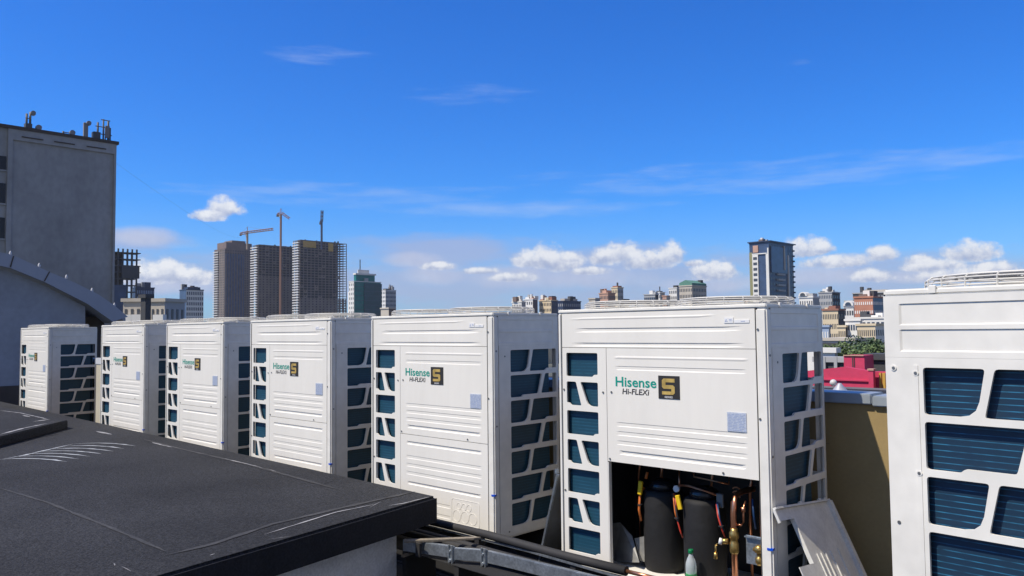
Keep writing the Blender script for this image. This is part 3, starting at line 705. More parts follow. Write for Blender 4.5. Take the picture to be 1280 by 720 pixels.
# ------------------------------------------------------------------ pipe, cable tray and stick in front of the units
ip = thing('insulated_pipe', (-1.6, -.25, DECK), 'black foam insulated pipe running along the foot of the units, copper end bare', 'pipe')
pa, pb, pc = at(540, 652, Y=-.25), at(783, 714, Y=-.25), at(822, 723.5, Y=-.25)
dl = (pb-pa).normalized()
MB().tube([pa-dl*1.4, pa, pa.lerp(pb, .33)+Vector((0, 0, .006)), pa.lerp(pb, .7)-Vector((0, 0, .003)), pb], .027, 16).build('foam_sleeve', M['foam'], ip, rel(ip))
MB().tube([pb-dl*.02, pc], .0115, 12).build('copper_end', M['copper'], ip, rel(ip))
for k, px in enumerate((600, 720)):
    q = at(px, 700, Y=-.25); MB().box(q.x-.02, q.x+.02, -.28, -.22, DECK, pa.lerp(pb, (q.x-pa.x)/(pb.x-pa.x)).z-.028).build('pipe_support', M['foam'], ip, rel(ip))
for k, (y, z, r_, lab) in enumerate(((-.335, .158, .024, 'thin black insulated pipe lying in the cable tray nearest the units'), (-.40, .158, .024, 'thicker black insulated pipe lying in the cable tray nearest the camera'))):
    o = MB().tube([(-3.4, y, z), (-2.2, y, z+.005), (-1.3, y-.02, z), (-.3, y-.01, z+.004)], r_, 12).build('tray_pipe', M['foam']); tag(o, lab, 'pipe', 'black pipes in the cable tray')
ct = thing('cable_tray', (-1.6, -.5, DECK), 'galvanised steel cable tray with jointed side rail along the roof edge', 'cable tray')
TZ = .215; RH = .070
def rail(px, name, up=(0, 0, -1)):
    pts = [at(x, y, Z=TZ) for x, y in px]
    for a, b in zip(pts, pts[1:]):
        d = (b-a).normalized(); s_ = Vector((d.y, -d.x, 0))
        if s_.y > 0: s_ = -s_
        MB().prism([a, b, b-Vector((0, 0, RH)), a-Vector((0, 0, RH))], s_*.003).build(name, M['galv'], ct, rel(ct))
        MB().prism([a-Vector((0, 0, .0005)), b-Vector((0, 0, .0005)), b-s_*.022-Vector((0, 0, .0005)), a-s_*.022-Vector((0, 0, .0005))], (0, 0, .003)).build('rail_lip', M['galv'], ct, rel(ct))
    return pts
r1 = rail([(504, 675), (563, 683)], 'side_rail'); r2 = rail([(568, 685.5), (604.5, 688)], 'side_rail'); r3 = rail([(608.5, 689), (640, 696), (760, 725)], 'side_rail')
tb = MB()
far = [at(546, 659, Z=.20), at(654, 686, Z=.20), at(770, 719, Z=.20)]
far = [far[0]+(far[0]-far[1])*1.2, *far, far[2]+(far[2]-far[1])*.4]
for a, b in zip(far, far[1:]):
    MB().prism([a, b, b-Vector((0, 0, .014)), a-Vector((0, 0, .014))], (0, .003, 0)).build('far_rail', M['galv'], ct, rel(ct))
MB().prism([Vector((-3.6, -.32, .118)), Vector((-2.3, -.34, .118)), Vector((-.4, -.36, .118)), Vector((-.4, -.62, .118)), Vector((-2.3, -.60, .118)), Vector((-3.6, -.6, .118))], (0, 0, -.003)).build('tray_bed', M['deck'], ct, rel(ct))
for px, py in ((565.5, 684), (606.5, 688)):
    q = at(px, py, Z=TZ)
    MB().box(q.x-.028, q.x+.028, q.y-.012, q.y-.004, TZ-.085, TZ+.012).box(q.x-.020, q.x-.012, q.y-.022, q.y-.0121, TZ-.105, TZ+.016).box(q.x+.014, q.x+.022, q.y-.022, q.y-.0121, TZ-.105, TZ+.016).build('joint_bracket', M['galv'], ct, rel(ct))
    MB().tube([(q.x, q.y-.028, TZ-.078), (q.x, q.y-.013, TZ-.078)], .011, 8).tube([(q.x, q.y-.026, TZ-.02), (q.x, q.y-.0121, TZ-.02)], .008, 8).build('bolt', M['galv'], ct, rel(ct))
for px in (520, 585, 690):
    q = at(px, 700, Y=-.5); MB().box(q.x-.02, q.x+.02, -.6, -.34, DECK, .1145).build('tray_support', M['foam'], ct, rel(ct))  # near-black colour stands for the shade below the tray
q = at(527, 682, Z=.2); MB().box(q.x-.02, q.x+.02, q.y-.035, q.y-.015, TZ-.08, TZ+.006).build('dark_clamp', M['foam'], ct, rel(ct))
sa, sb = at(505, 675, Z=.236), at(592, 671.5, Z=.236); dd = (sb-sa).normalized(); sd_ = Vector((-dd.y, dd.x, 0))
st = MB().prism([sa-sd_*.022, sb-sd_*.016, sb+dd*.05, sb+sd_*.020, sa+sd_*.026], (0, 0, -.016)).bevel(.002, 1).build('wooden_lath', M['wood']); tag(st, 'weathered wooden lath lying across the cable tray by the roof corner', 'plank')
sa, sb = at(503, 694, Z=.11), at(535, 683, Z=.11); dd = (sb-sa).normalized(); sd_ = Vector((-dd.y, dd.x, 0))
st = MB().prism([sa-sd_*.012, sb-sd_*.012, sb+sd_*.012, sa+sd_*.012], (0, 0, -.014)).build('wooden_lath', M['wood']); tag(st, 'short wooden lath end sticking out below the cable tray corner', 'plank')

# ------------------------------------------------------------------ buildings at the left
GX = -16.0
gb = thing('gable_building', (GX-4, 0, DECK-.5), 'barrel-roofed building with grey plaster gable behind the farthest unit', 'building')
op = [(0, 315), (8, 316.7), (18, 319.7), (62, 340), (93, 353), (123, 368), (143, 381.7), (160, 396)]
ip_ = [(0, 332), (13, 335), (56, 352.5), (110, 380), (141, 402)]
oo = [at(x, y, X=GX+.16) for x, y in op]; ii = [at(x, y, X=GX+.16) for x, y in ip_]
yc = oo[0].y
ol = [(2*yc-q.y-.3, q.z) for q in oo[::-1]]; il = [(2*yc-q.y-.3, q.z) for q in ii[::-1]]
outer = ol+[(q.y, q.z) for q in oo]; inner = il+[(q.y, q.z) for q in ii]
fsh = MB().prism([(GX+.04, y, z) for y, z in outer]+[(GX+.04, y, z) for y, z in inner[::-1]], (.12, 0, 0)).build('arched_fascia', M['fascia'], gb, rel(gb))
for x0, y0, x1, y1 in ((17, 320, 13, 334), (62, 339.5, 55.5, 351.5)):
    a, b = at(x0, y0, X=GX+.165), at(x1, y1, X=GX+.165)
    MB().prism([a+Vector((0, -.012, 0)), a+Vector((0, .012, 0)), b+Vector((0, .012, 0)), b+Vector((0, -.012, 0))], (.004, 0, 0)).build('fascia_joint', M['brown'], fsh, rel(gb))
MB().prism([(GX-12, y, z-.03) for y, z in outer]+[(GX-12, y, z-.12) for y, z in outer[::-1]], (12.03, 0, 0)).build('barrel_roof', M['fascia'], gb, rel(gb))
for px, py in ((13, 317.5), (49, 332.5), (83, 347), (115, 363.5), (143, 382)):
    q = at(px, py, X=GX+.1); MB().lathe([(.025, -.02), (.025, .015), (.012, .05), (.006, .06)], q, 8).build('lightning_rod_clip', M['antennawhite'], gb, rel(gb))
we = at(110, 380, X=GX).y
wp = [(y, z-.05) for y, z in inner if y <= we+.02]
wp = [(wp[0][0], DECK-.5)]+wp+[(we, DECK-.5)]
MB().prism([(GX, y, z) for y, z in wp], (-.3, 0, 0)).build('gable_wall', M['gable'], gb, rel(gb))
MB().box(GX+.002, GX+.05, wp[0][0]+.2, we-.01, DECK-.5, .62).build('brick_plinth', M['brown'], gb, rel(gb))
MB().box(GX-5, GX-1.2, we-.2, we+.75, DECK-.5, 2.0).build('recess_wall', M['brown'], gb, rel(gb))
a = at(120, 449, X=GX+.5)

BX = -40.0
bb = thing('concrete_block', (BX-8, 0, -16), 'tall windowless grey concrete building with antennas at upper left', 'building')
cr = at(145, 178, X=BX); ztop = cr.z; yr = cr.y; yl = yr-26
MB().box(BX-16, BX, yl, yr, -16, ztop-.12).build('wall', M['concrete'], bb, rel(bb))
yj = at(15, 200, X=BX).y; yj0 = at(9, 200, X=BX).y; ytr = at(141.2, 250, X=BX).y
MB().box(BX-16.1, BX+.14, yl-.1, yr+.1, ztop-.12, ztop+.03).build('roof_edge', M['brown'], bb, rel(bb))
MB().box(BX+.003, BX+.09, yj, yr, ztop-.62, ztop-.1205).build('cornice_band', M['concrete'], bb, rel(bb))
MB().box(BX+.003, BX+.09, ytr, yr-.003, -16, ztop-.6205).build('corner_strip', M['concrete'], bb, rel(bb))
MB().box(BX+.003, BX+.09, yj0, yj, -16, ztop-.1205).build('corner_strip', M['concrete'], bb, rel(bb))
for px in (40, 80, 120):
    q = at(px, 172, X=BX); MB().box(BX+.0905, BX+.12, q.y-.45, q.y+.45, ztop-.46, ztop-.41).build('vent_slot', M['brown'], bb, rel(bb))
for (y0, y1) in ((195, 212), (229, 254), (272, 298), (318, 345)):
    za, zb_ = at(3, y1, X=BX).z, at(3, y0, X=BX).z
    for k in range(4):
        ye = at(6.5, 250, X=BX).y-k*2.6
        w_ = MB().box(BX-.05, BX+.03, ye-1.9, ye, za, zb_).build('window', M['winglass'], bb, rel(bb))
        MB().box(BX+.003, BX+.06, ye-1.98, ye+.05, za-.08, za-.002).build('sill', M['concrete'], w_, rel(bb))
def pole(px, py0, py1, X, r=.04, base=True):
    a = at(px, py1, X=X); b = at(px, py0, X=X); return a, b
AG = 'antennas and lamps on the concrete building'
def antenna(name, label, cat, poles, extras):
    bx = BX-.6; base = at(poles[0][0], poles[0][2], X=bx); base.z = ztop+.03
    t = thing(name, base, label, cat, AG)
    for (px, y0, y1, r) in poles:
        a, b = at(px, y1, X=bx), at(px, y0, X=bx); a.z = ztop+.02
        MB().tube([a, Vector((a.x, a.y, b.z))], r, 6).build('pole', M['antenna'], t, rel(t))
    for kind, px, py, s_ in extras:
        q = at(px, py, X=bx+.1)
        if kind == 'dish':
            MB().tube([q, q+Vector((.12, .0, .02))], [s_, s_*.9], 12).build('dish', M['antennagrey'], t, rel(t))
        elif kind == 'box':
            MB().box(q.x-s_, q.x+s_, q.y-s_, q.y+s_, q.z-s_*1.4, q.z+s_*1.4).build('equipment_box', M['antenna'], t, rel(t))
        elif kind == 'panel':
            MB().box(q.x-.06, q.x+.06, q.y-.1, q.y+.1, q.z-s_, q.z+s_).build('panel_antenna', M['antennagrey'], t, rel(t))
        elif kind == 'bar':
            MB().tube([q+Vector((0, -s_, 0)), q+Vector((0, s_, 0))], .025, 5).build('crossbar', M['antenna'], t, rel(t))
    return t
antenna('antenna_mast', 'twin-pole antenna mast with a small white dish, leftmost on the concrete building', 'antenna', [(33, 142, 162, .05), (37.5, 140, 162, .05)], [('dish', 41, 142, .12), ('box', 35, 160, .14), ('bar', 35.5, 148, .12)])
antenna('floodlight', 'dark floodlight on a short arm beside the twin-pole antenna mast', 'lamp', [(41, 161, 164, .03)], [('dish', 48, 160, .14), ('bar', 44, 161, .15)])
antenna('floodlight', 'dark floodlight on a bracket at the middle of the roof edge', 'lamp', [(79, 164, 168, .05)], [('dish', 90, 166.5, .14), ('bar', 85, 166, .22)])
antenna('panel_antenna_mast', 'pale panel antenna with a small dish on the concrete building roof', 'antenna', [(105.5, 153, 172, .04), (108, 154, 172, .04)], [('panel', 107, 163, .36), ('dish', 110.5, 154.5, .12)])
antenna('rooftop_antenna', 'open antenna frame of several poles at the right end of the concrete roof', 'antenna', [(122, 153, 174, .05), (129, 149, 174, .04), (135, 151, 176, .05), (137.5, 160, 176, .04), (131.5, 165, 176, .03)], [('box', 120, 171, .16), ('bar', 126, 158.5, .25), ('bar', 132, 168.5, .30), ('panel', 134, 165, .3), ('bar', 132, 150.5, .22)])
# thin cable from the block towards the towers
ca_, cb_ = at(144, 203, X=BX+.2), at(300, 297, dist=240)
pts = [ca_.lerp(cb_, i/24)-Vector((0, 0, 1.0*4*(i/24)*(1-i/24))) for i in range(25)]
o = MB().tube(pts, [.0035+.008*i/24 for i in range(25)], 5).build('overhead_cable', M['antenna']); tag(o, 'thin grey cable sagging away from the tall concrete building', 'cable')

# ------------------------------------------------------------------ city
def cm(name, col, rough=.85, **k): return mat(name, col, rough, **k)
C_ = {'concrete': cm('raw_concrete', (.19, .155, .132), var=.15, vscale=.1), 'core': cm('dark_core', (.036, .033, .033)), 'brown': cm('brown_cladding', (.19, .14, .12), var=.15, vscale=.15),
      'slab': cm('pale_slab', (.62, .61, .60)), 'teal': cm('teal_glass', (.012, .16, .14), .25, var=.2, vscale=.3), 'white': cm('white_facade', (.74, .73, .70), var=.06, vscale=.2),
      'cream': cm('cream_facade', (.66, .55, .38), var=.06, vscale=.2), 'brick': cm('red_brick', (.42, .19, .125), var=.12, vscale=.3), 'grey': cm('grey_facade', (.38, .39, .40), var=.08, vscale=.2),
      'beige': cm('beige_facade', (.50, .455, .39), var=.1, vscale=.3), 'blueglass': cm('blue_glass', (.055, .085, .16), .3, var=.25, vscale=.25), 'darkblue': cm('dark_blue_facade_and_shade', (.035, .05, .10), .4, var=.2, vscale=.2),  # dark blue also stands for shade on the side walls of paler blocks
      'pink': cm('magenta_paint', (.55, .04, .105), .7, var=.08, vscale=.5, fine=.05, fscale=3), 'olive': cm('olive_facade', (.27, .26, .13)), 'win': cm('dark_window', (.07, .075, .085), .3), 'winblue': cm('blue_window', (.05, .07, .11), .25),
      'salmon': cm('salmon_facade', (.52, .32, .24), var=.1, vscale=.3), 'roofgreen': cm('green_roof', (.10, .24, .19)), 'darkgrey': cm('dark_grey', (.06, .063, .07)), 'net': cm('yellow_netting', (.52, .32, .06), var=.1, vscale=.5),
      'crane': cm('orange_crane', (.36, .19, .12)), 'cranegrey': cm('beige_crane', (.46, .36, .28)), 'craneblue': cm('blue_crane', (.05, .07, .14)), 'paleblue': cm('pale_blue_facade', (.30, .38, .52)), 'redroof': cm('dull_red_roof', (.30, .14, .10))}
UNITBOX = {}
def unit_window(m):
    if m not in UNITBOX:
        UNITBOX[m] = MB().box(-.5, .5, -.5, .5, -.5, .5).mesh('window', C_[m])
    return UNITBOX[m]
def city(name, label, xl, xc, xr, ytop, dist, left, right, wl=None, wr=None, ybot=400, win='win', fh=3.0, crown=None, cat='building', group=None, edge=True, wh=.5, yaw=0, maxd=60):
    """block whose front spans pixels xl..xc and side xc..xr, nearest corner at dist; yaw turns it in plan"""
    k_ = at(xc, ytop, dist=dist); yw = radians(yaw); ex = Vector((cos(yw), sin(yw), 0)); ey = Vector((-sin(yw), cos(yw), 0))
    def along(px, e, o_):
        d = ray(px, ytop); w_ = k_-CAM; den = d.x*o_.x+d.y*o_.y
        t_ = (w_.x*o_.x+w_.y*o_.y)/den; return (CAM+d*t_-k_).dot(e)
    xa = along(xl, ex, ey); yb = along(xr, ey, ex)
    if not .5 < yb < maxd: yb = 9 if maxd > 9 else maxd*.4
    class c_: x = 0.0; y = 0.0; z = k_.z
    t = thing(name, (k_.x, k_.y, -16), label, cat, group, yw); sh = Vector((0, 0, 16))
    zt_ = k_.z
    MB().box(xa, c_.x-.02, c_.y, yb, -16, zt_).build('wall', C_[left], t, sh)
    if right != left: MB().box(c_.x-.0199, c_.x, c_.y+.002, yb-.002, -16, zt_-.002).build('side_wall', C_[right], t, sh)  # darker right colours on white, cream and brick blocks carry painted shade
    if edge: MB().box(xa-.25, c_.x+.25, c_.y-.25, yb+.25, zt_+.002, zt_+.5).build('roof', C_[left if edge is True else edge], t, sh)
    zmin = at(xc, ybot, dist=dist).z; spots = []
    rc = random.Random(int(xl*7+xr)); cols = ['grey', 'white', 'darkgrey', left, 'brown']
    if abs(xa) > 5 and yb > 3 and dist > 160:
        for k in range(3 if yaw else 5):
            cx_, cy_, w_, h_ = xa*(.08+.8*rc.random()), yb*(.1+.75*rc.random()), .5+1.1*rc.random(), (.6+1.8*rc.random())*dist/330
            MB().box(cx_-w_, cx_+w_*.6, cy_-w_, cy_+w_, zt_+.502, zt_+.5+h_).build('roof_block', C_[rc.choice(cols)], t, sh)
    for face, spec in (('L', wl), ('R', wr)):
        if not spec: continue
        n, wf = spec; n = n if yaw or dist < 130 or n >= 9 else round(n*1.5); a0, a1 = (xa, c_.x) if face == 'L' else (c_.y, yb); st_ = (a1-a0)/n
        z = zt_-fh*.62
        while z > zmin:
            for i in range(n): spots.append((face, a0+st_*(i+.5), z, st_*wf))
            z -= fh
    for i, (face, a, z, w_) in enumerate(spots[:100]):
        o = bpy.data.objects.new('window', unit_window(win)); COL.objects.link(o); o.parent = t
        if face == 'L': o.location = Vector((a, c_.y-.02, z))+sh; o.scale = (w_, .12, fh*wh)
        else: o.location = Vector((c_.x+.02, a, z))+sh; o.scale = (.12, w_, fh*wh)
    if len(spots) > 100:
        mb = MB()
        for face, a, z, w_ in spots[100:]:
            if face == 'L': mb.box(a-w_/2, a+w_/2, c_.y-.08, c_.y+.04, z-fh*wh/2, z+fh*wh/2)
            else: mb.box(c_.x-.04, c_.x+.08, a-w_/2, a+w_/2, z-fh*wh/2, z+fh*wh/2)
        o = mb.build('window', C_[win], t, sh); tag(o, kind='stuff')
    t_ = dict(t=t, sh=sh, k=k_, ex=ex, ey=ey, xa=xa, xc=c_.x, yc=c_.y, yb=yb, zt=zt_, dist=dist)
    if crown:
        for (a0, a1, ytp, m) in crown:
            zz = at(xc, ytp, dist=dist).z; f0, f1 = a0, a1
            x0, x1 = xa+(c_.x-xa)*f0, xa+(c_.x-xa)*f1; y0, y1 = c_.y+(yb-c_.y)*.12, c_.y+(yb-c_.y)*.85
            MB().box(x0, x1, y0, y1, zt_+.501, zz).build('roof_block', C_[m], t, sh)
    return t_
def spire(B, px, y0, r=.25, m='darkgrey'):
    q = at(px, y0, dist=B['dist']); z0 = B['zt']+.5; x_ = max(B['xa']+1, min(-1, (q-B['k']).dot(B['ex'])))
    MB().tube([(x_, B['yb']*.3, z0), (x_, B['yb']*.3, q.z)], r, 5).build('spire', C_[m], B['t'], B['sh'])

# --- unfinished frame towers
def frame_tower(name, label, xl, xc, xr, ytop, dist, nfl, ncl, ncr, fh, solid_low, netting=(), cf=.86):
    c_ = at(xc, ytop, dist=dist); xa = at(xl, ytop, Y=c_.y).x; yb = at(xr, ytop, X=c_.x).y
    t = thing(name, ((xa+c_.x)/2, (c_.y+yb)/2, -16), label, 'tower', 'unfinished concrete towers'); sh = rel(t); zt_ = c_.z
    zs = [zt_-fh*i for i in range(nfl)]
    for i, z in enumerate(zs):
        MB().box(xa-.4, c_.x+.4, c_.y-.4, yb+.4, z-.45, z).build('floor_slab', C_['concrete'], t, sh)
        # balcony slab edges on the sunlit side
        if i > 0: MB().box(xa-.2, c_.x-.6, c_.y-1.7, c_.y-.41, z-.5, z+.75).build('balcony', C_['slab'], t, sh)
    zb = zs[-1]-.5
    for k in range(ncl+1):
        x = xa+(c_.x-xa)*k/ncl; MB().box(x-.35, x+.35, c_.y-.35, c_.y+.35, zb, zt_-.452).build('column', C_['concrete'], t, sh)
    for k in range(1, ncr+1):
        y = c_.y+(yb-c_.y)*k/ncr; MB().box(c_.x-.35, c_.x+.35, y-.35, y+.35, zb, zt_-.452).build('column', C_['concrete'], t, sh)
        if k == ncr: MB().box(xa-.35, xa+.35, y-.35, y+.35, zb, zt_-.452).build('column', C_['concrete'], t, sh)
    MB().box(xa+3, c_.x-5, c_.y+4, c_.y+(yb-c_.y)*cf, -16, zt_+1.2).build('core', C_['core'], t, sh)
    MB().box(xa+.5, c_.x-.6, c_.y+.6, yb-.6, -16, zs[-1]-.5).build('lower_block', C_['concrete'], t, sh)
    # infill walls on part of the shaded face
    rnd = random.Random(int(xl)); cols_ = [(yb-c_.y)/ncr*k for k in range(ncr)]
    for i, z in enumerate(zs[1:]):
        lo = i/nfl > solid_low; mb = MB(); any_ = False
        for k in range(ncr-2 if not lo else ncr):
            if lo or rnd.random() < .07:
                y0 = c_.y+cols_[k]+.4; y1 = y0+(yb-c_.y)/ncr-.8; wd = (y1-y0)*(.24+.1*rnd.random()); any_ = True
                mb.box(c_.x-.1, c_.x+.15, y0, y0+wd, z+.001, z+fh-.46).box(c_.x-.1, c_.x+.15, y1-wd, y1, z+.001, z+fh-.46).box(c_.x-.1, c_.x+.14, y0+wd+.001, y1-wd-.001, z+.001, z+.9)
        if any_: mb.build('infill_wall', C_['concrete'], t, sh)
        else: mb.bm.free()
    for (x0, y0, x1, y1) in netting:
        a, b = at(x0, y0, X=c_.x+1.2), at(x1, y1, X=c_.x+1.2)
        MB().box(c_.x+1.0, c_.x+1.3, a.y, b.y, b.z, a.z).build('netting', C_['net'], t, sh)
    for k in range(7):
        y = c_.y+(yb-c_.y)*(.05+.9*rnd.random()); x = xa+(c_.x-xa)*rnd.random(); h = 1+1.6*rnd.random()
        MB().box(x-.6, x+.6, y-.8, y+.8, zt_+.001, zt_+h).build('formwork', C_['core'], t, sh)
    return t
TD = 1000
frame_tower('frame_tower', 'rightmost unfinished concrete tower with yellow netting near its top', 367, 375, 433, 300, TD, 31, 3, 13, 3.15, .70, [(379, 301, 395, 310), (410.5, 304, 416.5, 314.5)])
frame_tower('frame_tower', 'middle unfinished concrete tower with a crane mast in front', 314.5, 323, 370.5, 306, TD+40, 30, 3, 11, 3.15, .38, (), .97)
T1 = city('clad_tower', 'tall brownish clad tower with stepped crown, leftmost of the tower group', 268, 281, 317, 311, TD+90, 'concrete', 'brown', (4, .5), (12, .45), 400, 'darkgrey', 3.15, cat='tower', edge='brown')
sh = T1['sh']; t = T1['t']
for i in range(30):
    z = T1['zt']-3.15*(i+1); MB().box(T1['xa']-.8, T1['xa']+(T1['xc']-T1['xa'])*.45, T1['yc']-1.6, T1['yc']-.12, z-.4, z+.7).build('balcony', C_['slab'], t, sh)
Ly = T1['yb']-T1['yc']
MB().box(T1['xc']+.1, T1['xc']+1.0, T1['yc']+Ly*.02, T1['yc']+Ly*.66, -16, T1['zt']-6).build('glazed_bay', C_['blueglass'], t, sh)
for k in range(7):
    y = T1['yc']+Ly*(.03+.094*k); MB().box(T1['xc']+1.001, T1['xc']+1.3, y, y+.9, -16, T1['zt']-6).build('bay_rib', C_['brown'], t, sh)
MB().box(T1['xa']+3, T1['xc']-1, T1['yc']+Ly*.06, T1['yc']+Ly*.95, T1['zt']+.501, T1['zt']+9).build('crown_storey', C_['brown'], t, sh)
MB().box(T1['xa']+5, T1['xc']-3, T1['yc']+Ly*.28, T1['yc']+Ly*.75, T1['zt']+9.002, T1['zt']+12).build('crown_cap', C_['brown'], t, sh)

# --- tower cranes
def lattice(mb, a, b, w, step, r):
    a, b = Vector(a), Vector(b); d = (b-a).normalized(); h = Vector((0, 0, 1)) if abs(d.z) < .9 else Vector((1, 0, 0))
    u = d.cross(h).normalized()*w/2; v = d.cross(u).normalized()*w/2; cs = [u+v, u-v, -u-v, -u+v]; n = max(1, int((b-a).length/step))
    for q in cs: mb.tube([a+q, b+q], r, 4)
    for i in range(n):
        p0, p1 = a.lerp(b, i/n), a.lerp(b, (i+1)/n)
        for k in range(4): mb.tube([p0+cs[k], p1+cs[(k+1) % 4]], r*.7, 3)
    return mb
def crane(label, px, yt, ybase, dist, m, jib, counter, cabpx, apex=None, mast_m=None, w=.9, mlow=None):
    a = at(px, ybase, dist=dist); b = at(px, yt, dist=dist); b = Vector((a.x, a.y, b.z))
    t = thing('tower_crane', (a.x, a.y, a.z), label, 'crane', 'tower cranes over the unfinished towers'); sh_ = rel(t)
    kk = dist/700
    lattice(MB(), a, b, w*kk, 2.6*kk, .30*kk).build('mast', C_[mast_m or m], t, sh_)
    rdir = Vector((RT.x, RT.y, 0)).normalized()
    def on(px_, py_): q = at(px_, py_, dist=dist); k = (px_-px)/F_PX*dist; return Vector((a.x, a.y, 0))+rdir*k+Vector((0, 0, q.z))
    j0, j1 = on(*jib[0]), on(*jib[1]); lattice(MB(), j0, j1, 1.5*kk, 2.4*kk, .26*kk).build('jib', C_[m], t, sh_)
    if counter:
        k0, k1 = on(*counter[0]), on(*counter[1]); lattice(MB(), k0, k1, 1.6*kk, 2.4*kk, .28*kk).build('counter_jib', C_[m], t, sh_)
        MB().box(k1.x-1, k1.x+1, k1.y-1, k1.y+1, k1.z-2.6, k1.z+.4).build('counterweight', C_['darkgrey'], t, sh_)
    q = on(*cabpx); MB().box(q.x-1.1, q.x+1.1, q.y-1.1, q.y+1.1, q.z-1.4, q.z+1.2).bevel(.2, 1).build('cab', C_['white' if m != 'craneblue' else m], t, sh_)
    if apex:
        e = on(*apex); mb = MB().tube([b, e], .45, 5).tube([e, j0.lerp(j1, .7)], .1, 3)
        if counter: mb.tube([e, k1], .1, 3)
        mb.build('apex_frame', C_[m], t, sh_)
    return t
crane('hammerhead crane with level orange jib behind the leftmost tower', 309, 290, 312, TD+95, 'crane', ((309, 290.5), (340, 287.5)), ((309, 290.5), (301, 292)), (308, 294), (309, 283.5), 'cranegrey')
crane('tall crane with orange lattice mast rising in front of the middle tower', 350.5, 268, 400, TD-10, 'crane', ((351, 266), (361, 273.5)), ((350, 267), (346.5, 268)), (349.5, 270), (350.5, 260.5), 'crane')
crane('dark blue crane with folded jib above the rightmost unfinished tower', 402, 276, 312, TD+8, 'craneblue', ((402, 277), (402.6, 263)), ((402, 277), (400.5, 278)), (401.3, 277), None, 'craneblue')

# --- teal office tower
G = city('glass_tower', 'teal glass office tower with white edge and stepped top', 436, 442.5, 476, 352, 600, 'white', 'teal', (2, .35), None, 400, 'win', 3.4, cat='tower', edge='white')
t, sh = G['t'], G['sh']; Ly = G['yb']-G['yc']
MB().box(G['xc']+.02, G['xc']+.5, G['yc']+Ly*.36, G['yb']+.6, -16, G['zt']-.8).build('dark_glass_bay', mat('dark_teal_glass', (.012, .05, .062), .2, var=.2, vscale=.2), t, sh)
for k in range(10):
    z = G['zt']-3.4*(k+1)
    MB().box(G['xc']+.003, G['xc']+.1, G['yc']+.1, G['yc']+Ly*.355, z-.12, z+.12).box(G['xc']+.502, G['xc']+.6, G['yc']+Ly*.37, G['yb']+.4, z-.12, z+.12).build('floor_band', C_['winblue'], t, sh)
c_ = G; zc_ = at(450, 343, dist=600).z; zc2 = at(450, 339, dist=600).z
MB().box(G['xa']+3, G['xc']-1, G['yc']+Ly*.1, G['yc']+Ly*.80, G['zt']+.501, zc_).build('upper_storeys', C_['teal'], t, sh)
MB().box(G['xa']+2.5, G['xc']-.5, G['yc']+Ly*.08, G['yc']+Ly*.84, zc_+.002, zc_+1.2).box(G['xa']+4, G['xc']-2, G['yc']+Ly*.2, G['yc']+Ly*.62, zc_+1.202, zc2+1.5).build('roof_cap', C_['white'], t, sh)
q = at(454.5, 326, dist=620); MB().tube([(G['xc']-6, G['yc']+Ly*.40, zc2), (G['xc']-6, G['yc']+Ly*.40, q.z)], .4, 5).build('roof_mast', C_['darkgrey'], t, sh)
MB().box(G['xa']-4, G['xa']-.02, G['yc']+2, G['yc']+14, -16, at(437, 364, dist=600).z).build('annex', C_['white'], t, sh)
city('apartment_block', 'grey apartment block just right of the teal tower', 476.5, 482, 495, 363, 640, 'white', 'grey', (2, .4), (5, .45), 390, 'winblue', 3.2, [(.1, .8, 360.5, 'darkgrey')])
city('low_block', 'low pale rooftop house between the teal tower and the fifth unit', 476, 486, 494, 386, 300, 'beige', 'brown', (3, .4), None, 392)

# --- left cluster
def open_frame(label, xl, xc, xr, ytop, dist, nfl, ncr):
    c_ = at(xc, ytop, dist=dist); xa = at(xl, ytop, Y=c_.y).x; yb = at(xr, ytop, X=c_.x).y
    t = thing('frame_tower', ((xa+c_.x)/2, (c_.y+yb)/2, -16), label, 'tower', 'unfinished concrete towers'); sh = rel(t)
    for i in range(nfl):
        z = c_.z-3.1*i; dy = 1.5 if i > 2 else 0
        MB().box(xa-.3, c_.x+.3, c_.y-.3, yb+.3+(0 if i > 3 else 1.5), z-.4, z).build('floor_slab', C_['darkgrey'], t, sh)
    for k in range(ncr+1):
        y = c_.y+(yb-c_.y)*k/ncr; MB().box(c_.x-.35, c_.x+.35, y-.3, y+.3, c_.z-3.1*nfl, c_.z+1.6).build('column', C_['darkgrey'], t, sh)
        MB().box(xa-.35, xa+.35, y-.3, y+.3, c_.z-3.1*nfl, c_.z+1.0).build('column', C_['darkgrey'], t, sh)
    MB().box(xa+2, c_.x-3, c_.y+2, c_.y+(yb-c_.y)*.62, -16, c_.z-.6).build('core', C_['core'], t, sh)
    MB().box(c_.x+.4, c_.x+1, c_.y+(yb-c_.y)*.45, yb+1, c_.z-3.1*4, c_.z-3.1*2).build('facade_panel', C_['darkgrey'], t, sh)
    return t
open_frame('small dark open-frame tower emerging beside the big concrete building', 130, 136, 171, 314, 420, 15, 6)
city('blue_glass_block', 'dull blue glass block below the dark frame tower at left', 138, 141, 158, 358, 300, 'blueglass', 'blueglass', None, None)
city('dark_block', 'dark blue apartment slab right of the small frame tower', 166, 171, 193, 360, 450, 'darkblue', 'darkblue', None, (7, .4), 385, 'paleblue', 3.2, [(.1, .6, 357.5, 'darkgrey')])
Bb = city('apartment_house', 'beige apartment house with balconies left of the dark stair tower', 154, 177, 181, 377, 130, 'beige', 'beige', (3, .4), None, 400, 'win', 2.9, yaw=38)
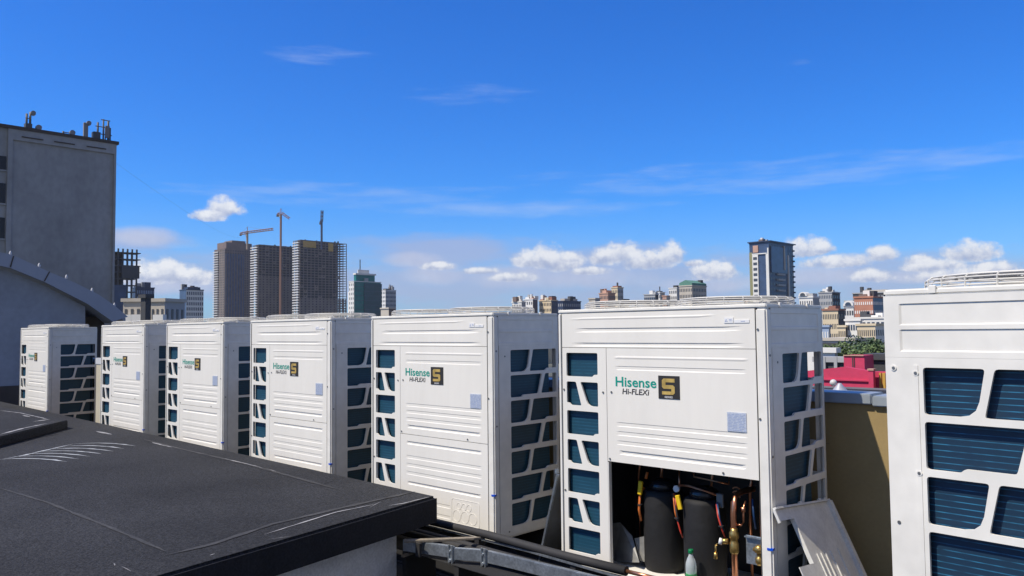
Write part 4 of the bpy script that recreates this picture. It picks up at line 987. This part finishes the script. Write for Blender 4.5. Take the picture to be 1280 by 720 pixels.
for fx, zz in ((.12, 0), (.62, 0), (.12, 2.9), (.62, 2.9)):
    x = Bb['xa']+(Bb['xc']-Bb['xa'])*fx
    MB().box(x, x+1.5, Bb['yc']-.9, Bb['yc']-.09, Bb['zt']-2.9-zz, Bb['zt']-1.9-zz).build('balcony', C_['white'], Bb['t'], Bb['sh'])
city('stair_tower', 'dark narrow stair tower between two beige apartment houses', 176, 182, 189, 372.5, 124, 'darkgrey', 'darkgrey', None, None, yaw=20)
Bc = city('apartment_house', 'beige and grey apartment house with balconies right of the dark stair tower', 188.5, 206, 231, 377, 128, 'beige', 'grey', (3, .4), (4, .35), 400, 'win', 2.9, yaw=30)
for zz in (0, 2.9):
    x = Bc['xa']+(Bc['xc']-Bc['xa'])*.45; MB().box(x, x+1.7, Bc['yc']-.9, Bc['yc']-.09, Bc['zt']-2.9-zz, Bc['zt']-1.9-zz).build('balcony', C_['white'], Bc['t'], Bc['sh'])
city('round_block', 'white and blue striped apartment tower standing alone left of the tower group', 224.5, 233, 254.5, 362.5, 120*4.3, 'blueglass', 'white', None, (6, .5), 400, 'winblue', 3.1, [(.1, .9, 358.5, 'darkblue')], edge='darkblue', cat='tower', wh=.62)

# --- middle skyline
HG = 'apartment blocks on the middle skyline'
city('apartment_block', 'yellow-topped low white block at the left of the middle skyline', 640, 652, 657, 378, 420, 'white', 'grey', (4, .4), None, 392, 'win', 3, [(.05, .45, 375.5, 'net'), (.6, .95, 375.8, 'beige')], group=HG)
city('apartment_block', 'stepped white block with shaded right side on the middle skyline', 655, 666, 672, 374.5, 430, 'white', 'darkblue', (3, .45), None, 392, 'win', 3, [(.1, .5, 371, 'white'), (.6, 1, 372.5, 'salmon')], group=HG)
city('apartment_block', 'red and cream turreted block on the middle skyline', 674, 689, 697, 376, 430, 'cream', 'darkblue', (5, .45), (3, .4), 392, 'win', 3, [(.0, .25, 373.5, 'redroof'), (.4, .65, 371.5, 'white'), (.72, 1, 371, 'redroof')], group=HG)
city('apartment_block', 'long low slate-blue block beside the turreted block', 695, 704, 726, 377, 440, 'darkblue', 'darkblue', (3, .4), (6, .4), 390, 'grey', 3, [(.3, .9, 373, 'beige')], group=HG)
city('low_block', 'low pale block peeping over the fan guards left of the salmon house', 736, 744, 750, 374, 300, 'beige', 'grey', (3, .4), None, 380, group=HG)
city('apartment_house', 'salmon brick house with stepped gables above the opened unit', 749, 760, 769, 367, 400, 'salmon', 'salmon', (4, .45), (4, .4), 378, 'win', 3, [(.2, .7, 362.5, 'salmon')], group=HG)
Bq = city('apartment_tower', 'cream twin-spired apartment tower right of the salmon house', 764, 772, 779, 360, 430, 'cream', 'grey', (3, .4), (3, .4), 378, 'win', 3, [(.1, .9, 357, 'redroof')], group=HG)
spire(Bq, 768, 353, .35); spire(Bq, 772.5, 353, .35)
city('low_block', 'low dark block filling the skyline right of the twin-spired tower', 777, 780, 786, 375, 380, 'darkgrey', 'darkgrey', None, None, group=HG)
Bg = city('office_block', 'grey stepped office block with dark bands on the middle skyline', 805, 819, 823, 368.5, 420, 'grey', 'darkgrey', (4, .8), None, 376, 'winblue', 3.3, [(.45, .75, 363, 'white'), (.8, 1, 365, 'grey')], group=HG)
Bh = city('office_block', 'white fluted office block with roof mast on the middle skyline', 819, 825, 831, 366, 430, 'white', 'grey', (3, .45), (3, .45), 378, 'winblue', 3.2, [(.1, .7, 363.5, 'darkgrey')], group=HG); spire(Bh, 823, 358, .3)
city('low_block', 'pale low block left of the ribbed beige office', 828, 833, 837, 370.5, 400, 'salmon', 'grey', (2, .4), None, 378, group=HG)
city('apartment_block', 'white balconied block with a dark cap beside the ribbed beige office', 836, 846, 850, 360.5, 430, 'white', 'grey', (3, .5), None, 378, 'win', 3, [(.5, .95, 356.5, 'darkgrey')], group=HG)
Bo = city('office_house', 'ribbed beige office house with sloping green roof', 849, 865, 883, 357.5, 400, 'beige', 'beige', (5, .45), (6, .45), 376, 'win', 3, edge='beige', group=HG)
x0, x1, y0, y1, z0 = Bo['xa'], Bo['xc'], Bo['yc'], Bo['yb'], Bo['zt']+.51
MB().prism([(x0, y0, z0), (x1, y0, z0), (x1, y0, z0+1.0), ((x0+x1)/2, y0, z0+2.6), (x0, y0, z0+1.2)], (0, y1-y0, 0)).build('sloping_roof', C_['roofgreen'], Bo['t'], Bo['sh'])

# --- single tower at right
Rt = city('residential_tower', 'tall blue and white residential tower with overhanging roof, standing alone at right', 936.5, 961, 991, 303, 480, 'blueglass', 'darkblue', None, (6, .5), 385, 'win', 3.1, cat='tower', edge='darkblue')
t, sh = Rt['t'], Rt['sh']; x0, x1, y0, y1, zt_ = Rt['xa'], Rt['xc'], Rt['yc'], Rt['yb'], Rt['zt']; wx = x1-x0
MB().box(x0-.8, x1+1.3, y0-.8, y1+1.2, zt_+.51, zt_+1.1).build('roof_overhang', C_['darkblue'], t, sh)
MB().box(x0-.1, x0+wx*.14, y0-.2, y0-.003, -16, zt_-5).build('olive_edge', C_['olive'], t, sh)
pz = MB().box(x0+wx*.16, x0+wx*.45, y0-.6, y0-.004, -16, zt_-6.5).build('white_pier', C_['white'], t, sh)
MB().box(x0+wx*.85, x0+wx*.93, y0-.6, y0-.004, -16, zt_-6.5).box(x0+wx*.93, x0+wx*.99, y0-.62, y0-.004, -16, zt_-3).build('white_pier', C_['white'], t, sh)
MB().box(x0+wx*.15, x0+wx*.9, y0-.65, y0-.004, zt_-6.4, zt_-5.8).build('white_beam', C_['white'], t, sh)
MB().box(x0+wx*.2, x0+wx*.46, y0-.5, y0-.004, zt_-5.2, zt_-1.2).build('brick_loggia', C_['salmon'], t, sh)
k = 0; z = zt_-8.6
while z > at(950, 372, dist=480).z:
    MB().box(x0+wx*.21, x0+wx*.40, y0-.72, y0-.604, z-.75, z+.75).build('window', C_['win'], pz, sh); z -= 3.1
Ly = y1-y0
MB().box(x1+.003, x1+.7, y0+Ly*.74, y0+Ly*.77, -16, zt_-6).build('white_pier', C_['white'], t, sh)
MB().box(x1+.003, x1+.6, y0+Ly*.05, y0+Ly*.70, zt_-17, zt_-2).build('glazed_panel', C_['blueglass'], t, sh)
MB().box(x1+.003, x1+.9, y0+Ly*.55, y0+Ly*.60, zt_-15, zt_-1).build('hoist_rail', C_['beige'], t, sh)
for k in range(15):
    z = zt_-18-3.1*k
    MB().box(x1+.003, x1+1.2, y0+Ly*.28, y0+Ly*.56, z-.3, z+.7).build('balcony', C_['grey'], t, sh)
for k in range(23):
    z = zt_-3.1*(k+1); MB().box(x1-1, x1+.6, y1-.5, y1+.9, z-.3, z+.6).build('corner_balcony', C_['darkblue'], t, sh)
city('low_block', 'small brownish roof peeping left of the tall blue tower', 930, 934, 938, 372, 300, 'salmon', 'brown', None, None)

# --- right cluster
RG = 'buildings seen between the two nearest units'
Bd = city('domed_house', 'white house with rounded dormer behind the opened unit', 999, 1016, 1024, 372, 300, 'white', 'grey', (4, .4), None, 386, 'win', 3, [(.55, .95, 366.5, 'grey')], group=RG)
xm = Bd['xa']+(Bd['xc']-Bd['xa'])*.3
MB().prism([(xm+1.5*cos(pi*i/12), Bd['yc']-.5, Bd['zt']+.6+1.5*sin(pi*i/12)) for i in range(13)], (0, 3.5, 0)).build('round_dormer', C_['white'], Bd['t'], Bd['sh'])
MB().prism([(xm+.95*cos(pi*i/12), Bd['yc']-.62, Bd['zt']+.8+.95*sin(pi*i/12)) for i in range(13)], (0, .118, 0)).build('dormer_window', C_['win'], Bd['t'], Bd['sh'])
city('apartment_tower', 'grey fluted apartment slab on the skyline right of the white dormer house', 1023, 1040, 1050, 366, 420, 'grey', 'darkgrey', (5, .4), (3, .5), 395, 'winblue', 3.1, [(.05, .3, 363.5, 'darkgrey'), (.45, .95, 364, 'white')], group=RG)
Bt = city('cream_tower', 'cream apartment tower with many small windows beside the opened unit', 1028, 1047.5, 1056, 388, 240, 'cream', 'darkgrey', (6, .4), (2, .3), 424, 'win', 2.7, [(.35, .8, 382, 'redroof'), (.1, .3, 384, 'cream')], group=RG, edge='redroof')
city('house', 'small pale blue house below the cream tower', 1027, 1036, 1038, 409, 200, 'paleblue', 'grey', (2, .4), None, 424, 'white', 2.8, group=RG)
city('house', 'small cream house right of the cream tower', 1047.5, 1057, 1059, 409, 215, 'cream', 'darkgrey', (3, .4), None, 424, 'win', 2.6, group=RG, edge='cream')
Ba = city('arched_house', 'white house with a big round-topped window left of the brick block', 1055, 1067, 1070, 384, 290, 'white', 'grey', (3, .6), None, 402, 'win', 3, group=RG, edge='white')
xm = (Ba['xa']+Ba['xc'])/2
MB().prism([(xm+1.7*cos(pi*i/12), Ba['yc']-.5, Ba['zt']+.51+1.7*sin(pi*i/12)) for i in range(13)], (0, 4, 0)).build('arched_gable', C_['white'], Ba['t'], Ba['sh'])
MB().prism([(xm+1.0*cos(pi*i/12), Ba['yc']-.62, Ba['zt']+.7+1.0*sin(pi*i/12)) for i in range(13)], (0, .118, 0)).build('arched_window', C_['winblue'], Ba['t'], Ba['sh'])
city('apartment_block', 'pale salmon block behind the arched white house', 1056, 1066, 1069, 377, 360, 'beige', 'grey', (4, .4), None, 386, 'win', 3, group=RG, edge='beige')
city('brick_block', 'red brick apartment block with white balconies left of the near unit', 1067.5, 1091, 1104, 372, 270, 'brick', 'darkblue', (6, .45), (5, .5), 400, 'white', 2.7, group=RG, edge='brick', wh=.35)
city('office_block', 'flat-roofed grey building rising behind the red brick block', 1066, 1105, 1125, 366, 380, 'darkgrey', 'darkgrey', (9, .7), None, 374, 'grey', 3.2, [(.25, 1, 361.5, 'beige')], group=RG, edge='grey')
city('long_block', 'long white office block with rows of windows above the trees', 1056.5, 1075, 1078, 401, 215, 'white', 'white', (4, .6), None, 424, 'winblue', 2.6, group=RG, edge='white')
city('long_block', 'cream low block with small square windows right of the long white block', 1071, 1094, 1110, 407, 205, 'cream', 'white', (6, .4), (4, .4), 424, 'win', 2.7, group=RG, edge='cream')
city('long_block', 'white slab with a ribbon of windows behind the cream low block', 1060, 1112, 1135, 398, 250, 'white', 'grey', (9, .6), None, 406, 'winblue', 2.6, group=RG, edge='white')
city('low_hall', 'long pale flat roofed hall beyond the trees', 1025, 1068, 1090, 426, 150, 'grey', 'grey', None, None, group=RG, edge='beige', maxd=20)
city('shed', 'dark low shed under the pale hall left of the trees', 1026, 1046, 1052, 433, 120, 'darkgrey', 'darkgrey', None, None, group=RG, maxd=8)
city('van_body', 'white box van body showing left of the trees', 1024, 1043.5, 1047, 441, 88, 'white', 'grey', None, None, group=RG, cat='van', edge='white', maxd=6)
# filler behind rightmost unit edge kept modest: a few plain blocks further along the street
# magenta sheds
SG = 'magenta sheds behind the roof'
pk = thing('magenta_shed', at(1068, 470, dist=62), 'long low magenta wall with shallow gabled top behind the coping', 'shed')
pk.location.z = -16
cL, cR = at(1000, 463, dist=60), at(1086, 466, dist=60); cP = at(1056, 458.5, dist=60); Yp = cP.y
cL = at(985, 466, Y=Yp); cR = at(1090, 464.5, Y=Yp); zb = -16
MB().prism([(cL.x, Yp, zb), (cR.x, Yp, zb), cR, Vector((cP.x, Yp, cP.z)), cL], (0, .5, 0)).build('wall', C_['pink'], pk, rel(pk))
a, b = at(1040, 477, Y=Yp), at(1086, 476, Y=Yp)
MB().box(cL.x, cR.x, Yp-.12, Yp-.003, b.z-.05, b.z+.05).build('ledge', C_['pink'], pk, rel(pk))
pp = [at(x, 463, Y=Yp-.4) for x in (1086, 1092)]
MB().box(pp[0].x, pp[1].x, Yp-.5, Yp-.13, zb, pp[0].z).build('pillar', C_['pink'], pk, rel(pk))
MB().box(pp[0].x-.05, pp[1].x+.05, Yp-.55, Yp-.08, pp[0].z+.002, pp[0].z+.12).build('pillar_cap', C_['salmon'], pk, rel(pk))
p2 = thing('magenta_shed', at(1104, 470, dist=62), 'magenta gate wall with ochre doors beside the magenta pillar', 'shed'); p2.location.z = -16
a, b = at(1092.5, 464.5, Y=Yp+.3), at(1130, 462, Y=Yp+.3)
MB().box(a.x, b.x, Yp+.3, Yp+.9, zb, a.z).build('wall', C_['pink'], p2, rel(p2))
for x_0, x_1 in ((1099, 1102), (1103, 1107)):
    u_, v_ = at(x_0, 466, Y=Yp+.25), at(x_1, 476, Y=Yp+.25); MB().box(u_.x, v_.x, Yp+.2, Yp+.297, v_.z-1, u_.z).build('door', C_['net'], p2, rel(p2))
p3 = thing('magenta_box', at(1069, 455, dist=75), 'tall magenta box shed rising behind the long magenta building', 'shed'); p3.location.z = -16
a, b = at(1054.5, 444, dist=72), at(1084, 443.5, dist=72)
MB().prism([Vector((a.x, a.y, zb)), Vector((b.x, a.y, zb)), Vector((b.x, a.y, a.z)), Vector((a.x, a.y, a.z))], (0, 2.0, 0)).build('wall', C_['pink'], p3, rel(p3))
for f in (.42, .50): MB().box(a.x+(b.x-a.x)*f, a.x+(b.x-a.x)*f+.05, a.y-.06, a.y-.003, a.z-3, a.z-.05).build('post', C_['darkgrey'], p3, rel(p3))
MB().box(a.x+.02, b.x-.02, a.y-.10, a.y+.0-.003, a.z-.05, a.z+.03).build('rail', C_['salmon'], p3, rel(p3))
ds = city('dark_shed', 'dark flat-roofed shed right of the tall magenta box', 1084.5, 1108, 1120, 450, 74, 'darkgrey', 'darkgrey', None, None, maxd=5)
fe = city('board_fence', 'dark slatted fence left of the magenta box', 1020, 1055, 1056, 453, 82, 'darkgrey', 'darkgrey', None, None, cat='fence', edge='grey', maxd=3)
for px in (1044.5, 1030):
    q = at(px, 446, Y=fe['k'].y-.2); x_ = q.x-fe['k'].x; MB().box(x_-.15, x_+.15, -.3, -.1, -16, q.z).build('fence_post', C_['grey'], fe['t'], fe['sh'])
lr = thing('low_roof', at(1070, 486, dist=40), 'flat dull grey roof of a lower building just beyond the coping', 'building'); lr.location.z = -16
a, b = at(1020, 482, dist=48), at(1130, 481, dist=48)
MB().prism([Vector((a.x-3, a.y, a.z)), Vector((b.x+6, a.y, a.z)), Vector((b.x+6, a.y-24, a.z)), Vector((a.x-3, a.y-24, a.z))], (0, 0, -.4)).build('roof', mat('dull_felt_roof', (.13, .125, .125), .9, var=.15, vscale=.5), lr, rel(lr))
MB().box(a.x-2, b.x+5, a.y-23, a.y-.5, -16, a.z-.402).build('wall', C_['brown'], lr, rel(lr))

# --- trees
LEAF = [mat('foliage', (.075, .12, .035), .7, var=.45, vscale=.8, fine=.3, fscale=4), mat('foliage_dark', (.04, .075, .03), .7, var=.45, vscale=.8, fine=.3, fscale=4)]
def tree(px, ytop, dist, rad, ht, m, label, seed, n=3600):
    rnd = random.Random(seed); q = at(px, ytop, dist=dist)
    t = thing('tree', (q.x, q.y, -16), label, 'tree', 'trees beyond the magenta sheds'); H = q.z+16
    mb = MB().tube([(0, 0, 0), (.1, .05, H*.3), (.0, .1, H*.55), (.1, 0, H*.85)], [.35, .28, .2, .06], 8)
    limbs = []
    for k in range(9):
        a = 2*pi*k/9+rnd.random(); z0 = H*(.38+.4*rnd.random()); e = Vector((cos(a)*rad*.75, sin(a)*rad*.75, min(H-.8, z0+ht*.3)))
        mb.tube([(0, 0, z0), e*.5+Vector((0, 0, z0*.5+.3)), e], [.14, .09, .03], 5); limbs.append(e)
    mb.build('trunk', C_['brown'], t)
    cl = [(e+Vector((rnd.uniform(-.6, .6), rnd.uniform(-.6, .6), rnd.uniform(-.4, .5))), rad*rnd.uniform(.28, .42)) for e in limbs]
    for k in range(14):
        a = rnd.random()*2*pi; r_ = rad*sqrt(rnd.random())*.8; cl.append((Vector((cos(a)*r_, sin(a)*r_, H-ht*(.12+.75*rnd.random())-r_*.25)), rad*rnd.uniform(.22, .38)))
    lm = MB()
    for i in range(n):
        c_, r_ = cl[rnd.randrange(len(cl))]; d = Vector((rnd.gauss(0, 1), rnd.gauss(0, 1), rnd.gauss(0, 1))).normalized()*r_*(rnd.random()**.4)
        p0 = c_+Vector((d.x, d.y, d.z*.75)); u = Vector((rnd.gauss(0, 1), rnd.gauss(0, 1), rnd.gauss(0, .6))).normalized(); v = u.orthogonal().normalized()
        s_ = rnd.uniform(.10, .24); lm.bm.faces.new([lm.bm.verts.new(p0+u*s_), lm.bm.verts.new(p0+v*s_*.6), lm.bm.verts.new(p0-u*s_), lm.bm.verts.new(p0-v*s_*.6)])
    lm.build('crown', LEAF[m], t)
tree(1056, 423, 100, 3.3, 6.5, 0, 'light green tree with a rounded top left of the other trees', 1)
tree(1069, 420.5, 104, 3.5, 7, 0, 'mid green tree behind the magenta box shed', 2)
tree(1081, 414, 112, 4.0, 8, 1, 'tallest dark green tree above the magenta box shed', 3)
tree(1094, 416, 106, 3.7, 8, 1, 'dark green tree between the tallest tree and the near unit', 4)
tree(1106, 414, 112, 3.8, 8, 1, 'dark tree half hidden behind the near unit edge', 5)
tree(1045, 430, 98, 2.2, 4.5, 0, 'small sparse tree at the left end of the tree row', 6, 1400)

# ------------------------------------------------------------------ air
hz = MB().box(-1700, 600, -400, 1900, -17.5, 240).build('haze', bpy.data.materials.new('haze_air')); tag(hz, kind='stuff')
hm = hz.data.materials[0]; hm.use_nodes = True; t_ = hm.node_tree; t_.nodes.clear()
pv = t_.nodes.new('ShaderNodeVolumePrincipled'); pv.inputs['Color'].default_value = (.85, .90, 1, 1); pv.inputs['Density'].default_value = .00009; pv.inputs['Anisotropy'].default_value = .2
om = t_.nodes.new('ShaderNodeOutputMaterial'); t_.links.new(pv.outputs[0], om.inputs['Volume'])
